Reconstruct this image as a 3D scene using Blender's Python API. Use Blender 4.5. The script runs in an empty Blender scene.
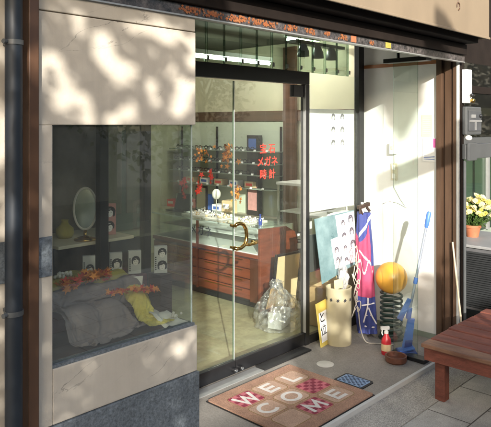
import bpy, bmesh, math, random
from mathutils import Vector, Matrix, Euler, noise
random.seed(7)
SC = bpy.context.scene
COL = SC.collection
PI = math.pi

# ------------------------------------------------------------------ materials
def new_mat(name):
    m = bpy.data.materials.new(name); m.use_nodes = True
    nt = m.node_tree; b = nt.nodes['Principled BSDF']
    return m, nt, b

def setp(b, **k):
    for a, v in k.items():
        n = a.replace('_', ' ').title()
        n = {'Ior': 'IOR', 'Transmission': 'Transmission Weight', 'Coat': 'Coat Weight', 'Sheen': 'Sheen Weight',
             'Spec': 'Specular IOR Level'}.get(n, n)
        b.inputs[n].default_value = v

def N(nt, t, **k):
    n = nt.nodes.new(t)
    for a, v in k.items():
        if a in n.inputs: n.inputs[a].default_value = v
        else: setattr(n, a, v)
    return n

def coords(nt, scale=(1, 1, 1)):
    tc = N(nt, 'ShaderNodeTexCoord'); mp = N(nt, 'ShaderNodeMapping')
    mp.inputs['Scale'].default_value = scale
    nt.links.new(tc.outputs['Object'], mp.inputs['Vector'])
    return mp.outputs['Vector']

def mat(name, col, rough=.6, var=.12, scale=6, bump=.0, bscale=60, metal=0, stretch=(1, 1, 1), spec=.5, col2=None, coat=0, speck=None):
    """base colour with slow blotches + fine grain, roughness variation and bump"""
    m, nt, b = new_mat(name)
    v = coords(nt, stretch)
    n1 = N(nt, 'ShaderNodeTexNoise', Scale=scale, Detail=6, Roughness=.65)
    nt.links.new(v, n1.inputs['Vector'])
    r = N(nt, 'ShaderNodeValToRGB')
    a = tuple(max(0, c * (1 - var)) for c in col[:3]); z = col2 or tuple(min(1, c * (1 + var)) for c in col[:3])
    r.color_ramp.elements[0].position = .3; r.color_ramp.elements[1].position = .7
    r.color_ramp.elements[0].color = (*a, 1); r.color_ramp.elements[1].color = (*z, 1)
    nt.links.new(n1.outputs['Fac'], r.inputs['Fac'])
    out = r.outputs['Color']
    if speck:
        sc, dark, light = speck
        n3 = N(nt, 'ShaderNodeTexNoise', Scale=sc, Detail=3, Roughness=.8); nt.links.new(v, n3.inputs['Vector'])
        r3 = N(nt, 'ShaderNodeValToRGB')
        r3.color_ramp.elements[0].position = .35; r3.color_ramp.elements[1].position = .68
        r3.color_ramp.elements[0].color = (dark,) * 3 + (1,); r3.color_ramp.elements[1].color = (light,) * 3 + (1,)
        nt.links.new(n3.outputs['Fac'], r3.inputs['Fac'])
        mx = N(nt, 'ShaderNodeMixRGB', blend_type='MULTIPLY'); mx.inputs[0].default_value = 1
        nt.links.new(out, mx.inputs[1]); nt.links.new(r3.outputs['Color'], mx.inputs[2]); out = mx.outputs[0]
    nt.links.new(out, b.inputs['Base Color'])
    mr = N(nt, 'ShaderNodeMapRange'); mr.inputs['To Min'].default_value = max(.03, rough - .1); mr.inputs['To Max'].default_value = min(1, rough + .1)
    nt.links.new(n1.outputs['Fac'], mr.inputs['Value']); nt.links.new(mr.outputs[0], b.inputs['Roughness'])
    setp(b, metallic=metal, spec=spec, coat=coat)
    if bump:
        n2 = N(nt, 'ShaderNodeTexNoise', Scale=bscale, Detail=5, Roughness=.6); nt.links.new(v, n2.inputs['Vector'])
        bp = N(nt, 'ShaderNodeBump', Strength=bump, Distance=.01)
        nt.links.new(n2.outputs['Fac'], bp.inputs['Height']); nt.links.new(bp.outputs[0], b.inputs['Normal'])
    return m

def plaster_mat():
    m, nt, b = new_mat('plaster')
    v = coords(nt)
    n1 = N(nt, 'ShaderNodeTexNoise', Scale=3.5, Detail=8, Roughness=.65); nt.links.new(v, n1.inputs['Vector'])
    r = N(nt, 'ShaderNodeValToRGB'); r.color_ramp.elements[0].position = .3; r.color_ramp.elements[1].position = .75
    r.color_ramp.elements[0].color = (.47, .42, .345, 1); r.color_ramp.elements[1].color = (.57, .515, .43, 1)
    nt.links.new(n1.outputs['Fac'], r.inputs['Fac'])
    # long hairline cracks: iso-lines of a stretched noise, broken up by a second noise
    m1 = N(nt, 'ShaderNodeMapping'); m1.inputs['Rotation'].default_value = (0, .42, 0); nt.links.new(v, m1.inputs['Vector'])
    m2 = N(nt, 'ShaderNodeMapping'); m2.inputs['Scale'].default_value = (1.0, 1.0, 4.2); nt.links.new(m1.outputs[0], m2.inputs['Vector'])
    vo = N(nt, 'ShaderNodeTexNoise', Scale=1.25, Detail=7, Roughness=.52); nt.links.new(m2.outputs[0], vo.inputs['Vector'])
    sb = N(nt, 'ShaderNodeMath', operation='SUBTRACT'); sb.inputs[1].default_value = .5; nt.links.new(vo.outputs['Fac'], sb.inputs[0])
    ab = N(nt, 'ShaderNodeMath', operation='ABSOLUTE'); nt.links.new(sb.outputs[0], ab.inputs[0])
    cr = N(nt, 'ShaderNodeMapRange'); cr.inputs['From Min'].default_value = .0005; cr.inputs['From Max'].default_value = .0035
    nt.links.new(ab.outputs[0], cr.inputs['Value'])
    nb = N(nt, 'ShaderNodeTexNoise', Scale=4, Detail=2); nt.links.new(v, nb.inputs['Vector'])
    br = N(nt, 'ShaderNodeMapRange'); br.inputs['From Min'].default_value = .34; br.inputs['From Max'].default_value = .48
    nt.links.new(nb.outputs['Fac'], br.inputs['Value'])
    ma = N(nt, 'ShaderNodeMath', operation='MAXIMUM'); nt.links.new(cr.outputs[0], ma.inputs[0]); nt.links.new(br.outputs[0], ma.inputs[1])
    mc = N(nt, 'ShaderNodeMixRGB'); mc.inputs[1].default_value = (.26, .235, .20, 1)
    m3 = N(nt, 'ShaderNodeMapping'); m3.inputs['Scale'].default_value = (14, 14, 1.1); nt.links.new(v, m3.inputs['Vector'])
    ns = N(nt, 'ShaderNodeTexNoise', Scale=1.0, Detail=6, Roughness=.6); nt.links.new(m3.outputs[0], ns.inputs['Vector'])
    sr = N(nt, 'ShaderNodeMapRange'); sr.inputs['From Min'].default_value = .38; sr.inputs['From Max'].default_value = .58; sr.inputs['To Min'].default_value = .94; sr.inputs['To Max'].default_value = 1
    nt.links.new(ns.outputs['Fac'], sr.inputs['Value'])
    ms = N(nt, 'ShaderNodeMixRGB', blend_type='MULTIPLY'); ms.inputs[0].default_value = 1; nt.links.new(r.outputs['Color'], ms.inputs[1]); nt.links.new(sr.outputs[0], ms.inputs[2])
    nt.links.new(ma.outputs[0], mc.inputs[0]); nt.links.new(ms.outputs[0], mc.inputs[2])
    nt.links.new(mc.outputs[0], b.inputs['Base Color'])
    n2 = N(nt, 'ShaderNodeTexNoise', Scale=45, Detail=6, Roughness=.7); nt.links.new(v, n2.inputs['Vector'])
    ad = N(nt, 'ShaderNodeMath', operation='ADD'); nt.links.new(n2.outputs['Fac'], ad.inputs[0]); ad.inputs[1].default_value = 0
    bp = N(nt, 'ShaderNodeBump', Strength=.45, Distance=.004); nt.links.new(ad.outputs[0], bp.inputs['Height']); nt.links.new(bp.outputs[0], b.inputs['Normal'])
    setp(b, roughness=.85, spec=.25)
    return m

def thin_glass(name, tint=(.93, .97, .94), extra=0.0, rough=0.0, veil=0.0):
    m = bpy.data.materials.new(name); m.use_nodes = True; nt = m.node_tree
    nt.nodes.remove(nt.nodes['Principled BSDF']); o = nt.nodes['Material Output']
    t = N(nt, 'ShaderNodeBsdfTransparent'); t.inputs['Color'].default_value = (*tint, 1)
    g = N(nt, 'ShaderNodeBsdfGlossy'); g.inputs['Roughness'].default_value = rough; g.inputs['Color'].default_value = (1, 1, 1, 1)
    f = N(nt, 'ShaderNodeLayerWeight'); f.inputs['Blend'].default_value = .5
    p5 = N(nt, 'ShaderNodeMath', operation='POWER'); p5.inputs[1].default_value = 5; nt.links.new(f.outputs['Facing'], p5.inputs[0])
    a = N(nt, 'ShaderNodeMath', operation='MULTIPLY_ADD'); a.inputs[1].default_value = .96 - extra; a.inputs[2].default_value = .04 + extra
    nt.links.new(p5.outputs[0], a.inputs[0])
    mx = N(nt, 'ShaderNodeMixShader'); nt.links.new(a.outputs[0], mx.inputs[0])
    nt.links.new(t.outputs[0], mx.inputs[1]); nt.links.new(g.outputs[0], mx.inputs[2]); out = mx.outputs[0]
    if veil:  # pale diffuse film standing in for the street's reflected veil on the glass
        v = coords(nt, (1, 1, .6)); n1 = N(nt, 'ShaderNodeTexNoise', Scale=3.2, Detail=9, Roughness=.72); nt.links.new(v, n1.inputs['Vector'])
        r = N(nt, 'ShaderNodeMapRange'); r.inputs['From Min'].default_value = .35; r.inputs['From Max'].default_value = .75; r.inputs['To Min'].default_value = veil * .45; r.inputs['To Max'].default_value = veil * 2.2
        nt.links.new(n1.outputs['Fac'], r.inputs['Value'])
        d = N(nt, 'ShaderNodeBsdfDiffuse'); d.inputs['Color'].default_value = (.62, .62, .56, 1)
        m2 = N(nt, 'ShaderNodeMixShader'); nt.links.new(r.outputs[0], m2.inputs[0]); nt.links.new(out, m2.inputs[1]); nt.links.new(d.outputs[0], m2.inputs[2]); out = m2.outputs[0]
    nt.links.new(out, o.inputs['Surface'])
    return m

def emit_mat(name, col, s):
    m, nt, b = new_mat(name); setp(b, emission_color=(*col, 1), emission_strength=s); b.inputs['Base Color'].default_value = (*col, 1)
    return m

def paver_mat():
    m, nt, b = new_mat('paving')
    v = coords(nt)
    mp = N(nt, 'ShaderNodeMapping'); mp.inputs['Location'].default_value = (.13, -.03, 0); nt.links.new(v, mp.inputs['Vector'])
    br = N(nt, 'ShaderNodeTexBrick', Scale=1.0); br.offset = .5
    br.inputs['Brick Width'].default_value = .45; br.inputs['Row Height'].default_value = .30; br.inputs['Mortar Size'].default_value = .0045
    br.inputs['Mortar Smooth'].default_value = .2; br.inputs['Bias'].default_value = 0
    br.inputs['Color1'].default_value = (.45, .435, .395, 1); br.inputs['Color2'].default_value = (.53, .51, .465, 1); br.inputs['Mortar'].default_value = (.12, .11, .095, 1)
    nt.links.new(mp.outputs[0], br.inputs['Vector'])
    n1 = N(nt, 'ShaderNodeTexNoise', Scale=2.2, Detail=9, Roughness=.7); nt.links.new(v, n1.inputs['Vector'])
    n2 = N(nt, 'ShaderNodeTexNoise', Scale=150, Detail=3, Roughness=.8); nt.links.new(v, n2.inputs['Vector'])
    r1 = N(nt, 'ShaderNodeMapRange'); r1.inputs['From Min'].default_value = .3; r1.inputs['From Max'].default_value = .7; r1.inputs['To Min'].default_value = .55; r1.inputs['To Max'].default_value = 1.18
    nt.links.new(n1.outputs['Fac'], r1.inputs['Value'])
    r2 = N(nt, 'ShaderNodeMapRange'); r2.inputs['From Min'].default_value = .3; r2.inputs['From Max'].default_value = .7; r2.inputs['To Min'].default_value = .65; r2.inputs['To Max'].default_value = 1.25
    nt.links.new(n2.outputs['Fac'], r2.inputs['Value'])
    mu = N(nt, 'ShaderNodeMath', operation='MULTIPLY'); nt.links.new(r1.outputs[0], mu.inputs[0]); nt.links.new(r2.outputs[0], mu.inputs[1])
    mx = N(nt, 'ShaderNodeMixRGB', blend_type='MULTIPLY'); mx.inputs[0].default_value = 1
    nt.links.new(br.outputs['Color'], mx.inputs[1]); nt.links.new(mu.outputs[0], mx.inputs[2]); nt.links.new(mx.outputs[0], b.inputs['Base Color'])
    sb = N(nt, 'ShaderNodeMath', operation='SUBTRACT'); nt.links.new(n2.outputs['Fac'], sb.inputs[0]); nt.links.new(br.outputs['Fac'], sb.inputs[1])
    bp = N(nt, 'ShaderNodeBump', Strength=.5, Distance=.004); nt.links.new(sb.outputs[0], bp.inputs['Height']); nt.links.new(bp.outputs[0], b.inputs['Normal'])
    setp(b, roughness=.85, spec=.3)
    return m

M = {}
M['plaster'] = plaster_mat()
M['granite'] = mat('granite', (.135, .155, .17), .6, .2, 9, .35, 90, speck=(75, .6, 1.4))
M['brown_metal'] = mat('brown_metal', (.085, .042, .022), .42, .18, 5, .05, 30, stretch=(1, 1, .3))
M['brown_jamb'] = mat('brown_jamb', (.075, .043, .026), .4, .25, 8, .06, 40, stretch=(3, 3, .3))
M['dark_brown'] = mat('dark_brown', (.014, .010, .008), .7, .25, 6, .1, 40, spec=.15)
M['pipe'] = mat('pipe_paint', (.011, .016, .023), .5, .25, 12, .05, 50, stretch=(1, 1, .25), spec=.5)
M['black'] = mat('black_metal', (.012, .012, .013), .35, .2, 10)
M['black_rubber'] = mat('black_rubber', (.015, .015, .015), .7, .2, 20, .1, 80)
M['chrome'] = mat('chrome', (.75, .76, .76), .22, .06, 20, metal=1)
M['alu'] = mat('aluminium', (.42, .42, .41), .42, .08, 20, .04, 80, metal=.6)
M['brass'] = mat('brass', (.50, .32, .10), .22, .2, 25, metal=1)
M['cream_fascia'] = mat('cream_fascia', (.215, .165, .11), .55, .13, 2.2, .06, 30, stretch=(1, 1, .45))
M['white_wall'] = mat('white_wall', (.73, .725, .695), .75, .06, 3, .08, 60)
M['ceiling'] = mat('ceiling_board', (.36, .32, .25), .8, .12, 4, .05, 60)
M['dark_ceiling'] = mat('shop_ceiling', (.085, .08, .06), .8, .12, 4)
M['cream_wall'] = mat('interior_wall', (.60, .56, .40), .8, .06, 3)
M['pale_green'] = mat('shelf_back', (.55, .60, .48), .6, .06, 3)
M['wood_band'] = mat('wood_band', (.085, .038, .02), .4, .3, 3, .05, 30, stretch=(1, .3, 6))
M['trim_wood'] = mat('trim_wood', (.30, .12, .045), .45, .25, 5, .05, 30, stretch=(1, .4, 5))
M['floor_shop'] = mat('shop_floor', (.36, .335, .20), .35, .2, 2.5, .05, 30, speck=(9, .78, 1.2))
M['floor_entry'] = mat('entry_floor', (.23, .21, .185), .7, .22, 2.2, .25, 120, speck=(110, .8, 1.2))
M['concrete'] = mat('concrete', (.38, .36, .32), .85, .2, 5, .5, 160, speck=(140, .5, 1.4))
M['paver'] = paver_mat()
M['asphalt'] = mat('asphalt', (.05, .05, .052), .9, .2, 3, .5, 200)
M['glass'] = thin_glass('pane_glass', (.95, .98, .96), .02, 0, .011)
M['display_glass'] = thin_glass('display_glass', (.90, .93, .90), .04, 0, .026)
M['wing_glass'] = thin_glass('wing_glass', (.90, .95, .92), .04, 0, .02)
M['transom_glass'] = thin_glass('transom_glass', (.62, .70, .64), .10, .02, .05)
M['neighbour_glass'] = thin_glass('neighbour_glass', (.62, .70, .64), .0)
M['glass_edge'] = mat('glass_edge', (.55, .64, .60), .2, .05, 20, metal=.3)
M['counter_wood'] = mat('counter_wood', (.165, .04, .017), .33, .35, 5, .04, 40, stretch=(1, .25, 4), coat=.3)
M['counter_dark'] = mat('counter_dark', (.085, .026, .012), .35, .3, 5, .04, 40, stretch=(1, 1, .3), coat=.2)
M['bench'] = mat('bench_paint', (.17, .045, .028), .68, .38, 5, .3, 45, stretch=(3, .5, 3), col2=(.24, .075, .046), speck=(60, .75, 1.2))
M['bench_worn'] = mat('bench_worn', (.14, .05, .03), .6, .4, 9, .3, 45, stretch=(3, .5, 3), col2=(.26, .14, .08))
M['paper'] = mat('paper', (.80, .80, .79), .7, .02, 4)
M['paper_grey'] = mat('paper_grey', (.48, .48, .46), .7, .08, 8)
M['ink'] = mat('ink', (.03, .03, .035), .7, .1, 10)
M['ink_soft'] = mat('ink_soft', (.10, .09, .11), .7, .1, 10)
M['ink_blue'] = mat('ink_blue', (.07, .14, .42), .6, .1, 10)
M['ink_pink'] = mat('ink_pink', (.62, .10, .28), .6, .1, 10)
M['skin_print'] = mat('portrait_tint', (.66, .62, .58), .7, .05, 10)
M['red_sticker'] = mat('red_sticker', (.75, .06, .04), .5, .08, 20)
M['red_leaf'] = mat('red_leaf', (.55, .045, .022), .6, .3, 20)
M['orange_leaf'] = mat('orange_leaf', (.66, .24, .035), .6, .35, 14)
M['brown_leaf'] = mat('brown_leaf', (.26, .085, .03), .6, .4, 14)
M['strip_reflection'] = mat('strip_reflection', (.30, .095, .03), .6, .35, 14)  # orange of the strip's painted reflection, dulled to a shaded tone
M['leaf_strip'] = mat('strip_dark', (.03, .03, .035), .3, .5, 25, .1, 60, col2=(.085, .072, .068), spec=.6, speck=(42, .25, 2.2))
M['cloth_grey'] = mat('cloth_grey', (.215, .175, .17), .85, .12, 6, .15, 220)
M['cloth_yellow'] = mat('cloth_yellow', (.62, .53, .10), .7, .16, 8, .1, 160)
M['cloth_olive'] = mat('cloth_olive', (.34, .29, .055), .75, .2, 8, .1, 160)
M['cloth_white'] = mat('cloth_white', (.62, .60, .54), .8, .08, 8, .1, 160)
M['mirror'] = mat('mirror', (.85, .86, .84), .04, .02, 10, metal=1)
M['cardboard'] = mat('cardboard', (.42, .27, .13), .8, .1, 6, .05, 60)
M['tan'] = mat('tan_panel', (.62, .47, .27), .6, .08, 5)
M['stand_cream'] = mat('stand_cream', (.50, .445, .29), .5, .07, 6, .04, 50)
M['yellow'] = mat('sign_yellow', (.58, .45, .10), .6, .1, 8)
M['ball'] = mat('ball_rubber', (.74, .36, .05), .36, .08, 7, .06, 60, spec=.5)
M['coil'] = mat('coil_green', (.025, .05, .04), .4, .3, 20, .1, 60)
M['spray_red'] = mat('spray_red', (.50, .025, .035), .3, .1, 8)
M['plastic_white'] = mat('plastic_white', (.72, .71, .67), .45, .05, 8)
M['beige'] = mat('plastic_beige', (.55, .50, .37), .5, .08, 10)
M['bowl'] = mat('bowl', (.13, .05, .03), .4, .35, 12, .1, 40)
M['mop_blue'] = mat('mop_blue', (.075, .19, .58), .42, .12, 10)
M['mop_dark'] = mat('mop_dark', (.02, .06, .26), .6, .15, 10)
M['shaft'] = mat('mop_shaft', (.42, .47, .55), .35, .08, 15, metal=.4)
M['stick'] = mat('bamboo', (.50, .42, .30), .5, .2, 20, stretch=(1, 1, .2))
M['banner_blue'] = mat('banner_blue', (.035, .05, .20), .75, .2, 10, .15, 180)
M['banner_pink'] = mat('banner_pink', (.36, .045, .11), .75, .2, 10, .15, 180)
M['banner_white'] = mat('banner_white', (.74, .70, .70), .75, .06, 10, .1, 180)
M['cord'] = mat('cord', (.42, .38, .32), .8, .15, 40)
M['teal'] = mat('teal_sheet', (.09, .20, .22), .3, .35, 4, col2=(.25, .36, .37))
M['mat_brown'] = mat('mat_coir', (.43, .25, .17), .95, .2, 8, .9, 260, speck=(180, .6, 1.3))
M['mat_cell'] = mat('mat_cell', (.52, .345, .25), .95, .15, 10, .8, 260, speck=(180, .7, 1.25))
M['mat_line'] = mat('mat_line', (.27, .18, .07), .95, .15, 10, .6, 260)
M['mat_pink'] = mat('mat_pink', (.50, .135, .165), .95, .12, 12, .6, 260)
M['mat_dark'] = mat('mat_maroon', (.25, .03, .055), .95, .12, 12, .6, 260)
M['mat_letter'] = mat('mat_letter', (.70, .66, .62), .95, .1, 16, .7, 260)
M['drain_blue'] = mat('drain_blue', (.17, .27, .42), .5, .25, 8, .2, 60)
M['drain_dark'] = mat('drain_dark', (.045, .075, .13), .6, .25, 8, .2, 60)
M['cap'] = mat('cap', (.52, .50, .45), .6, .12, 8)
M['terracotta'] = mat('terracotta', (.38, .13, .06), .7, .15, 10, .1, 50)
M['leaf_green'] = mat('leaf_green', (.06, .115, .022), .55, .35, 25)
M['petal'] = mat('petal', (.66, .54, .13), .6, .12, 20)
M['petal_pale'] = mat('petal_pale', (.74, .68, .36), .6, .1, 20)
M['ac_grey'] = mat('cabinet_grey', (.10, .10, .105), .5, .12, 8)
M['ac_dark'] = mat('louvre_dark', (.032, .034, .036), .5, .15, 8)
M['ac_top'] = mat('cabinet_top', (.26, .26, .26), .55, .12, 8)
M['meter'] = mat('meter_grey', (.07, .074, .075), .35, .12, 10)
M['meter_face'] = mat('meter_face', (.07, .075, .08), .15, .15, 10)
M['greygreen'] = mat('greygreen', (.24, .275, .22), .6, .1, 3)
M['bark'] = mat('bark', (.09, .065, .045), .9, .3, 10, .6, 40, stretch=(3, 3, .6))
M['tree_leaf'] = mat('tree_leaf', (.075, .10, .025), .6, .4, 6)
M['stone_far'] = mat('house_render', (.33, .29, .24), .8, .15, 2)
M['roof_far'] = mat('roof_tiles', (.07, .07, .075), .6, .2, 6)
M['window_far'] = mat('window_dark', (.03, .035, .04), .08, .2, 3)
M['sign_blue'] = mat('sign_blue', (.05, .13, .40), .4, .1, 5)
M['lens_print'] = mat('print_rose', (.52, .26, .24), .6, .15, 20)
M['dark_wood'] = mat('dark_wood', (.045, .026, .018), .45, .35, 4, .05, 40, stretch=(4, 4, .4))
M['back_board'] = mat('back_board', (.10, .075, .05), .6, .5, 7, .05, 40, stretch=(1, 1, .7), col2=(.15, .13, .09))  # greenish brown lightened to carry the reflection on the display pane
M['maroon'] = mat('maroon_cloth', (.12, .035, .035), .9, .35, 8, .2, 60)
M['bottle_blue'] = mat('bottle_blue', (.03, .06, .30), .15, .1, 10)
M['frame_black'] = mat('spectacle_black', (.015, .012, .012), .25, .2, 20)
M['frame_brown'] = mat('spectacle_brown', (.09, .035, .015), .25, .3, 40)
M['lens'] = thin_glass('lens', (.9, .92, .92), .03)
M['tube'] = emit_mat('tube_light', (1.0, .98, .90), 60)
def film_mat(name):
    m = thin_glass(name, (.98, .98, .98), .12, .10); nt = m.node_tree; o = nt.nodes['Material Output']
    src = o.inputs['Surface'].links[0].from_socket; d = N(nt, 'ShaderNodeBsdfTranslucent'); d.inputs['Color'].default_value = (.9, .9, .9, 1)
    d2 = N(nt, 'ShaderNodeBsdfDiffuse'); d2.inputs['Color'].default_value = (.85, .86, .87, 1); ad = N(nt, 'ShaderNodeMixShader'); ad.inputs[0].default_value = .5
    nt.links.new(d.outputs[0], ad.inputs[1]); nt.links.new(d2.outputs[0], ad.inputs[2])
    tc = coords(nt); nz = N(nt, 'ShaderNodeTexNoise', Scale=22, Detail=4); nt.links.new(tc, nz.inputs['Vector'])
    mr = N(nt, 'ShaderNodeMapRange'); mr.inputs['From Min'].default_value = .4; mr.inputs['From Max'].default_value = .65; mr.inputs['To Min'].default_value = .02; mr.inputs['To Max'].default_value = .30
    nt.links.new(nz.outputs['Fac'], mr.inputs['Value'])
    mx = N(nt, 'ShaderNodeMixShader'); nt.links.new(mr.outputs[0], mx.inputs[0]); nt.links.new(src, mx.inputs[1]); nt.links.new(ad.outputs[0], mx.inputs[2]); nt.links.new(mx.outputs[0], o.inputs['Surface'])
    return m
M['film'] = film_mat('clear_film')
M['cellophane'] = thin_glass('cellophane', (.97, .975, .98), .10, .12)
M['edge_glass'] = thin_glass('edge_glass', (.62, .72, .67), .10)

# ------------------------------------------------------------------ geometry helper
class MB:
    def __init__(s): s.bm = bmesh.new(); s.m = 0
    def _f(s, vs):
        try:
            f = s.bm.faces.new(vs); f.material_index = s.m; return f
        except ValueError: return None
    def box(s, x0, x1, y0, y1, z0, z1):
        v = [s.bm.verts.new((x, y, z)) for z in (z0, z1) for y in (y0, y1) for x in (x0, x1)]
        for q in ((0, 2, 3, 1), (4, 5, 7, 6), (0, 1, 5, 4), (2, 6, 7, 3), (0, 4, 6, 2), (1, 3, 7, 5)): s._f([v[i] for i in q])
        return s
    def obox(s, c, ax, ay, az, hx, hy, hz, taper=1):
        c = Vector(c); ax, ay, az = Vector(ax).normalized(), Vector(ay).normalized(), Vector(az).normalized()
        v = []
        for k in (-1, 1):
            t = taper if k > 0 else 1
            for j in (-1, 1):
                for i in (-1, 1): v.append(s.bm.verts.new(c + ax * i * hx * t + ay * j * hy * t + az * k * hz))
        for q in ((0, 2, 3, 1), (4, 5, 7, 6), (0, 1, 5, 4), (2, 6, 7, 3), (0, 4, 6, 2), (1, 3, 7, 5)): s._f([v[i] for i in q])
        return s
    def tube(s, pts, r, n=10, cap=True, closed=False):
        pts = [Vector(p) for p in pts]; L = len(pts)
        rr = r if isinstance(r, (list, tuple)) else [r] * L
        rings = []; up = None
        for i, p in enumerate(pts):
            if closed: d = pts[(i + 1) % L] - pts[i - 1]
            else: d = pts[min(i + 1, L - 1)] - pts[max(i - 1, 0)]
            d = d.normalized() if d.length > 1e-9 else Vector((0, 0, 1))
            if up is None:
                up = Vector((0, 0, 1)) if abs(d.z) < .9 else Vector((1, 0, 0))
            a = (up - d * up.dot(d)); a = a.normalized() if a.length > 1e-6 else d.orthogonal().normalized()
            up = a; b = d.cross(a)
            rings.append([s.bm.verts.new(p + (a * math.cos(2 * PI * k / n) + b * math.sin(2 * PI * k / n)) * rr[i]) for k in range(n)])
        for i in range(L if closed else L - 1):
            A, B = rings[i], rings[(i + 1) % L]
            for k in range(n): s._f((A[k], A[(k + 1) % n], B[(k + 1) % n], B[k]))
        if cap and not closed: s._f(rings[0][::-1]); s._f(rings[-1])
        return s
    def lathe(s, prof, c, n=28, wob=None):
        c = Vector(c); rings = []
        for r, z in prof:
            if r < 1e-5: rings.append([s.bm.verts.new(c + Vector((0, 0, z)))])
            else: rings.append([s.bm.verts.new(c + Vector((r * math.cos(2 * PI * k / n), r * math.sin(2 * PI * k / n), z))) for k in range(n)])
        for A, B in zip(rings, rings[1:]):
            for k in range(n):
                k2 = (k + 1) % n
                if len(A) == 1 and len(B) == 1: continue
                if len(A) == 1: s._f((A[0], B[k2], B[k]))
                elif len(B) == 1: s._f((A[k], A[k2], B[0]))
                else: s._f((A[k], A[k2], B[k2], B[k]))
        return s
    def sphere(s, c, r, n=20, sq=(1, 1, 1)):
        c = Vector(c); m = n // 2; rows = []
        for i in range(m + 1):
            th = PI * i / m; z = -math.cos(th); q = math.sin(th)
            if i in (0, m): rows.append([s.bm.verts.new(c + Vector((0, 0, z * r * sq[2])))])
            else: rows.append([s.bm.verts.new(c + Vector((q * math.cos(2 * PI * k / n) * r * sq[0], q * math.sin(2 * PI * k / n) * r * sq[1], z * r * sq[2]))) for k in range(n)])
        for A, B in zip(rows, rows[1:]):
            for k in range(n):
                k2 = (k + 1) % n
                if len(A) == 1: s._f((A[0], B[k2], B[k]))
                elif len(B) == 1: s._f((A[k], A[k2], B[0]))
                else: s._f((A[k], A[k2], B[k2], B[k]))
        return s
    def plate(s, pts2, fr, th):
        """flat outline (2-D points) in frame fr=(origin, ux, uy), extruded th along the normal"""
        o, ux, uy = Vector(fr[0]), Vector(fr[1]), Vector(fr[2]); n = ux.cross(uy).normalized()
        A = [s.bm.verts.new(o + ux * a + uy * b) for a, b in pts2]
        B = [s.bm.verts.new(o + ux * a + uy * b + n * th) for a, b in pts2]
        s._f(A[::-1]); s._f(B)
        for i in range(len(A)):
            j = (i + 1) % len(A); s._f((A[i], A[j], B[j], B[i]))
        return s
    def quad(s, *ps): s._f([s.bm.verts.new(p) for p in ps]); return s
    def poly(s, ps): return s.quad(*ps)
    def grid(s, fn, nu, nv):
        g = [[s.bm.verts.new(fn(i / nu, j / nv)) for j in range(nv + 1)] for i in range(nu + 1)]
        for i in range(nu):
            for j in range(nv): s._f((g[i][j], g[i + 1][j], g[i + 1][j + 1], g[i][j + 1]))
        return s
    def text(s, txt, fr, size, th=.001, bold=0, align='CENTER'):
        cu = bpy.data.curves.new('t', 'FONT'); cu.body = txt; cu.size = size; cu.align_x = align; cu.align_y = 'CENTER'
        ob = bpy.data.objects.new('t', cu); COL.objects.link(ob)
        dg = bpy.context.evaluated_depsgraph_get(); me = bpy.data.meshes.new_from_object(ob.evaluated_get(dg))
        o, ux, uy = Vector(fr[0]), Vector(fr[1]), Vector(fr[2]); n = ux.cross(uy).normalized()
        for k, (da, db) in enumerate(((0, 0), (bold, 0), (0, bold), (bold, bold)) if bold else ((0, 0),)):
            vs = [s.bm.verts.new(o + ux * (v.co.x + da) + uy * (v.co.y + db) + n * (th + k * .00012)) for v in me.vertices]
            for p in me.polygons: s._f([vs[i] for i in p.vertices])
        bpy.data.objects.remove(ob); bpy.data.meshes.remove(me)
        return s

    def ribbon(s, pts, w, fr, th=0, closed=False):
        """flat brush stroke of width w along 2-D points in frame fr"""
        o, ux, uy = Vector(fr[0]), Vector(fr[1]), Vector(fr[2]); n = ux.cross(uy).normalized(); P = [Vector((a, b)) for a, b in pts]; L = len(P); sd = []
        for i in range(L):
            a = P[i - 1] if (i or closed) else P[i]; b = P[(i + 1) % L] if (i < L - 1 or closed) else P[i]
            d1 = (P[i] - a).normalized() if (P[i] - a).length > 1e-9 else (b - P[i]).normalized(); d2 = (b - P[i]).normalized() if (b - P[i]).length > 1e-9 else d1
            n1 = Vector((-d1.y, d1.x)); n2 = Vector((-d2.y, d2.x)); m = (n1 + n2).normalized(); k = w / 2 / max(.45, m.dot(n1)); sd.append((P[i] + m * k, P[i] - m * k))
        V = [(s.bm.verts.new(o + ux * a.x + uy * a.y + n * th), s.bm.verts.new(o + ux * b.x + uy * b.y + n * th)) for a, b in sd]
        for i in range(L if closed else L - 1):
            j = (i + 1) % L; s._f((V[i][0], V[i][1], V[j][1], V[j][0]))
        return s

def spline(pts, n=6):
    P = [Vector(p) for p in pts]; out = []
    for i in range(len(P) - 1):
        a, b, c, d = P[max(i - 1, 0)], P[i], P[i + 1], P[min(i + 2, len(P) - 1)]
        for k in range(n):
            t = k / n; out.append(.5 * ((2 * b) + (c - a) * t + (2 * a - 5 * b + 4 * c - d) * t * t + (3 * b - a - 3 * c + d) * t ** 3))
    return out + [P[-1]]
def star(n, r0, r1, rot=0):
    return [((r0 if i % 2 == 0 else r1) * math.cos(PI * i / n + rot), (r0 if i % 2 == 0 else r1) * math.sin(PI * i / n + rot)) for i in range(2 * n)]
def rrect(w, h, r, n=4):
    o = []
    for cx, cy, a in ((w / 2 - r, h / 2 - r, 0), (-w / 2 + r, h / 2 - r, PI / 2), (-w / 2 + r, -h / 2 + r, PI), (w / 2 - r, -h / 2 + r, 1.5 * PI)):
        for k in range(n + 1): o.append((cx + r * math.cos(a + PI / 2 * k / n), cy + r * math.sin(a + PI / 2 * k / n)))
    return o
def circ(r, n=20, sx=1, sy=1): return [(r * sx * math.cos(2 * PI * k / n), r * sy * math.sin(2 * PI * k / n)) for k in range(n)]

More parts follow.
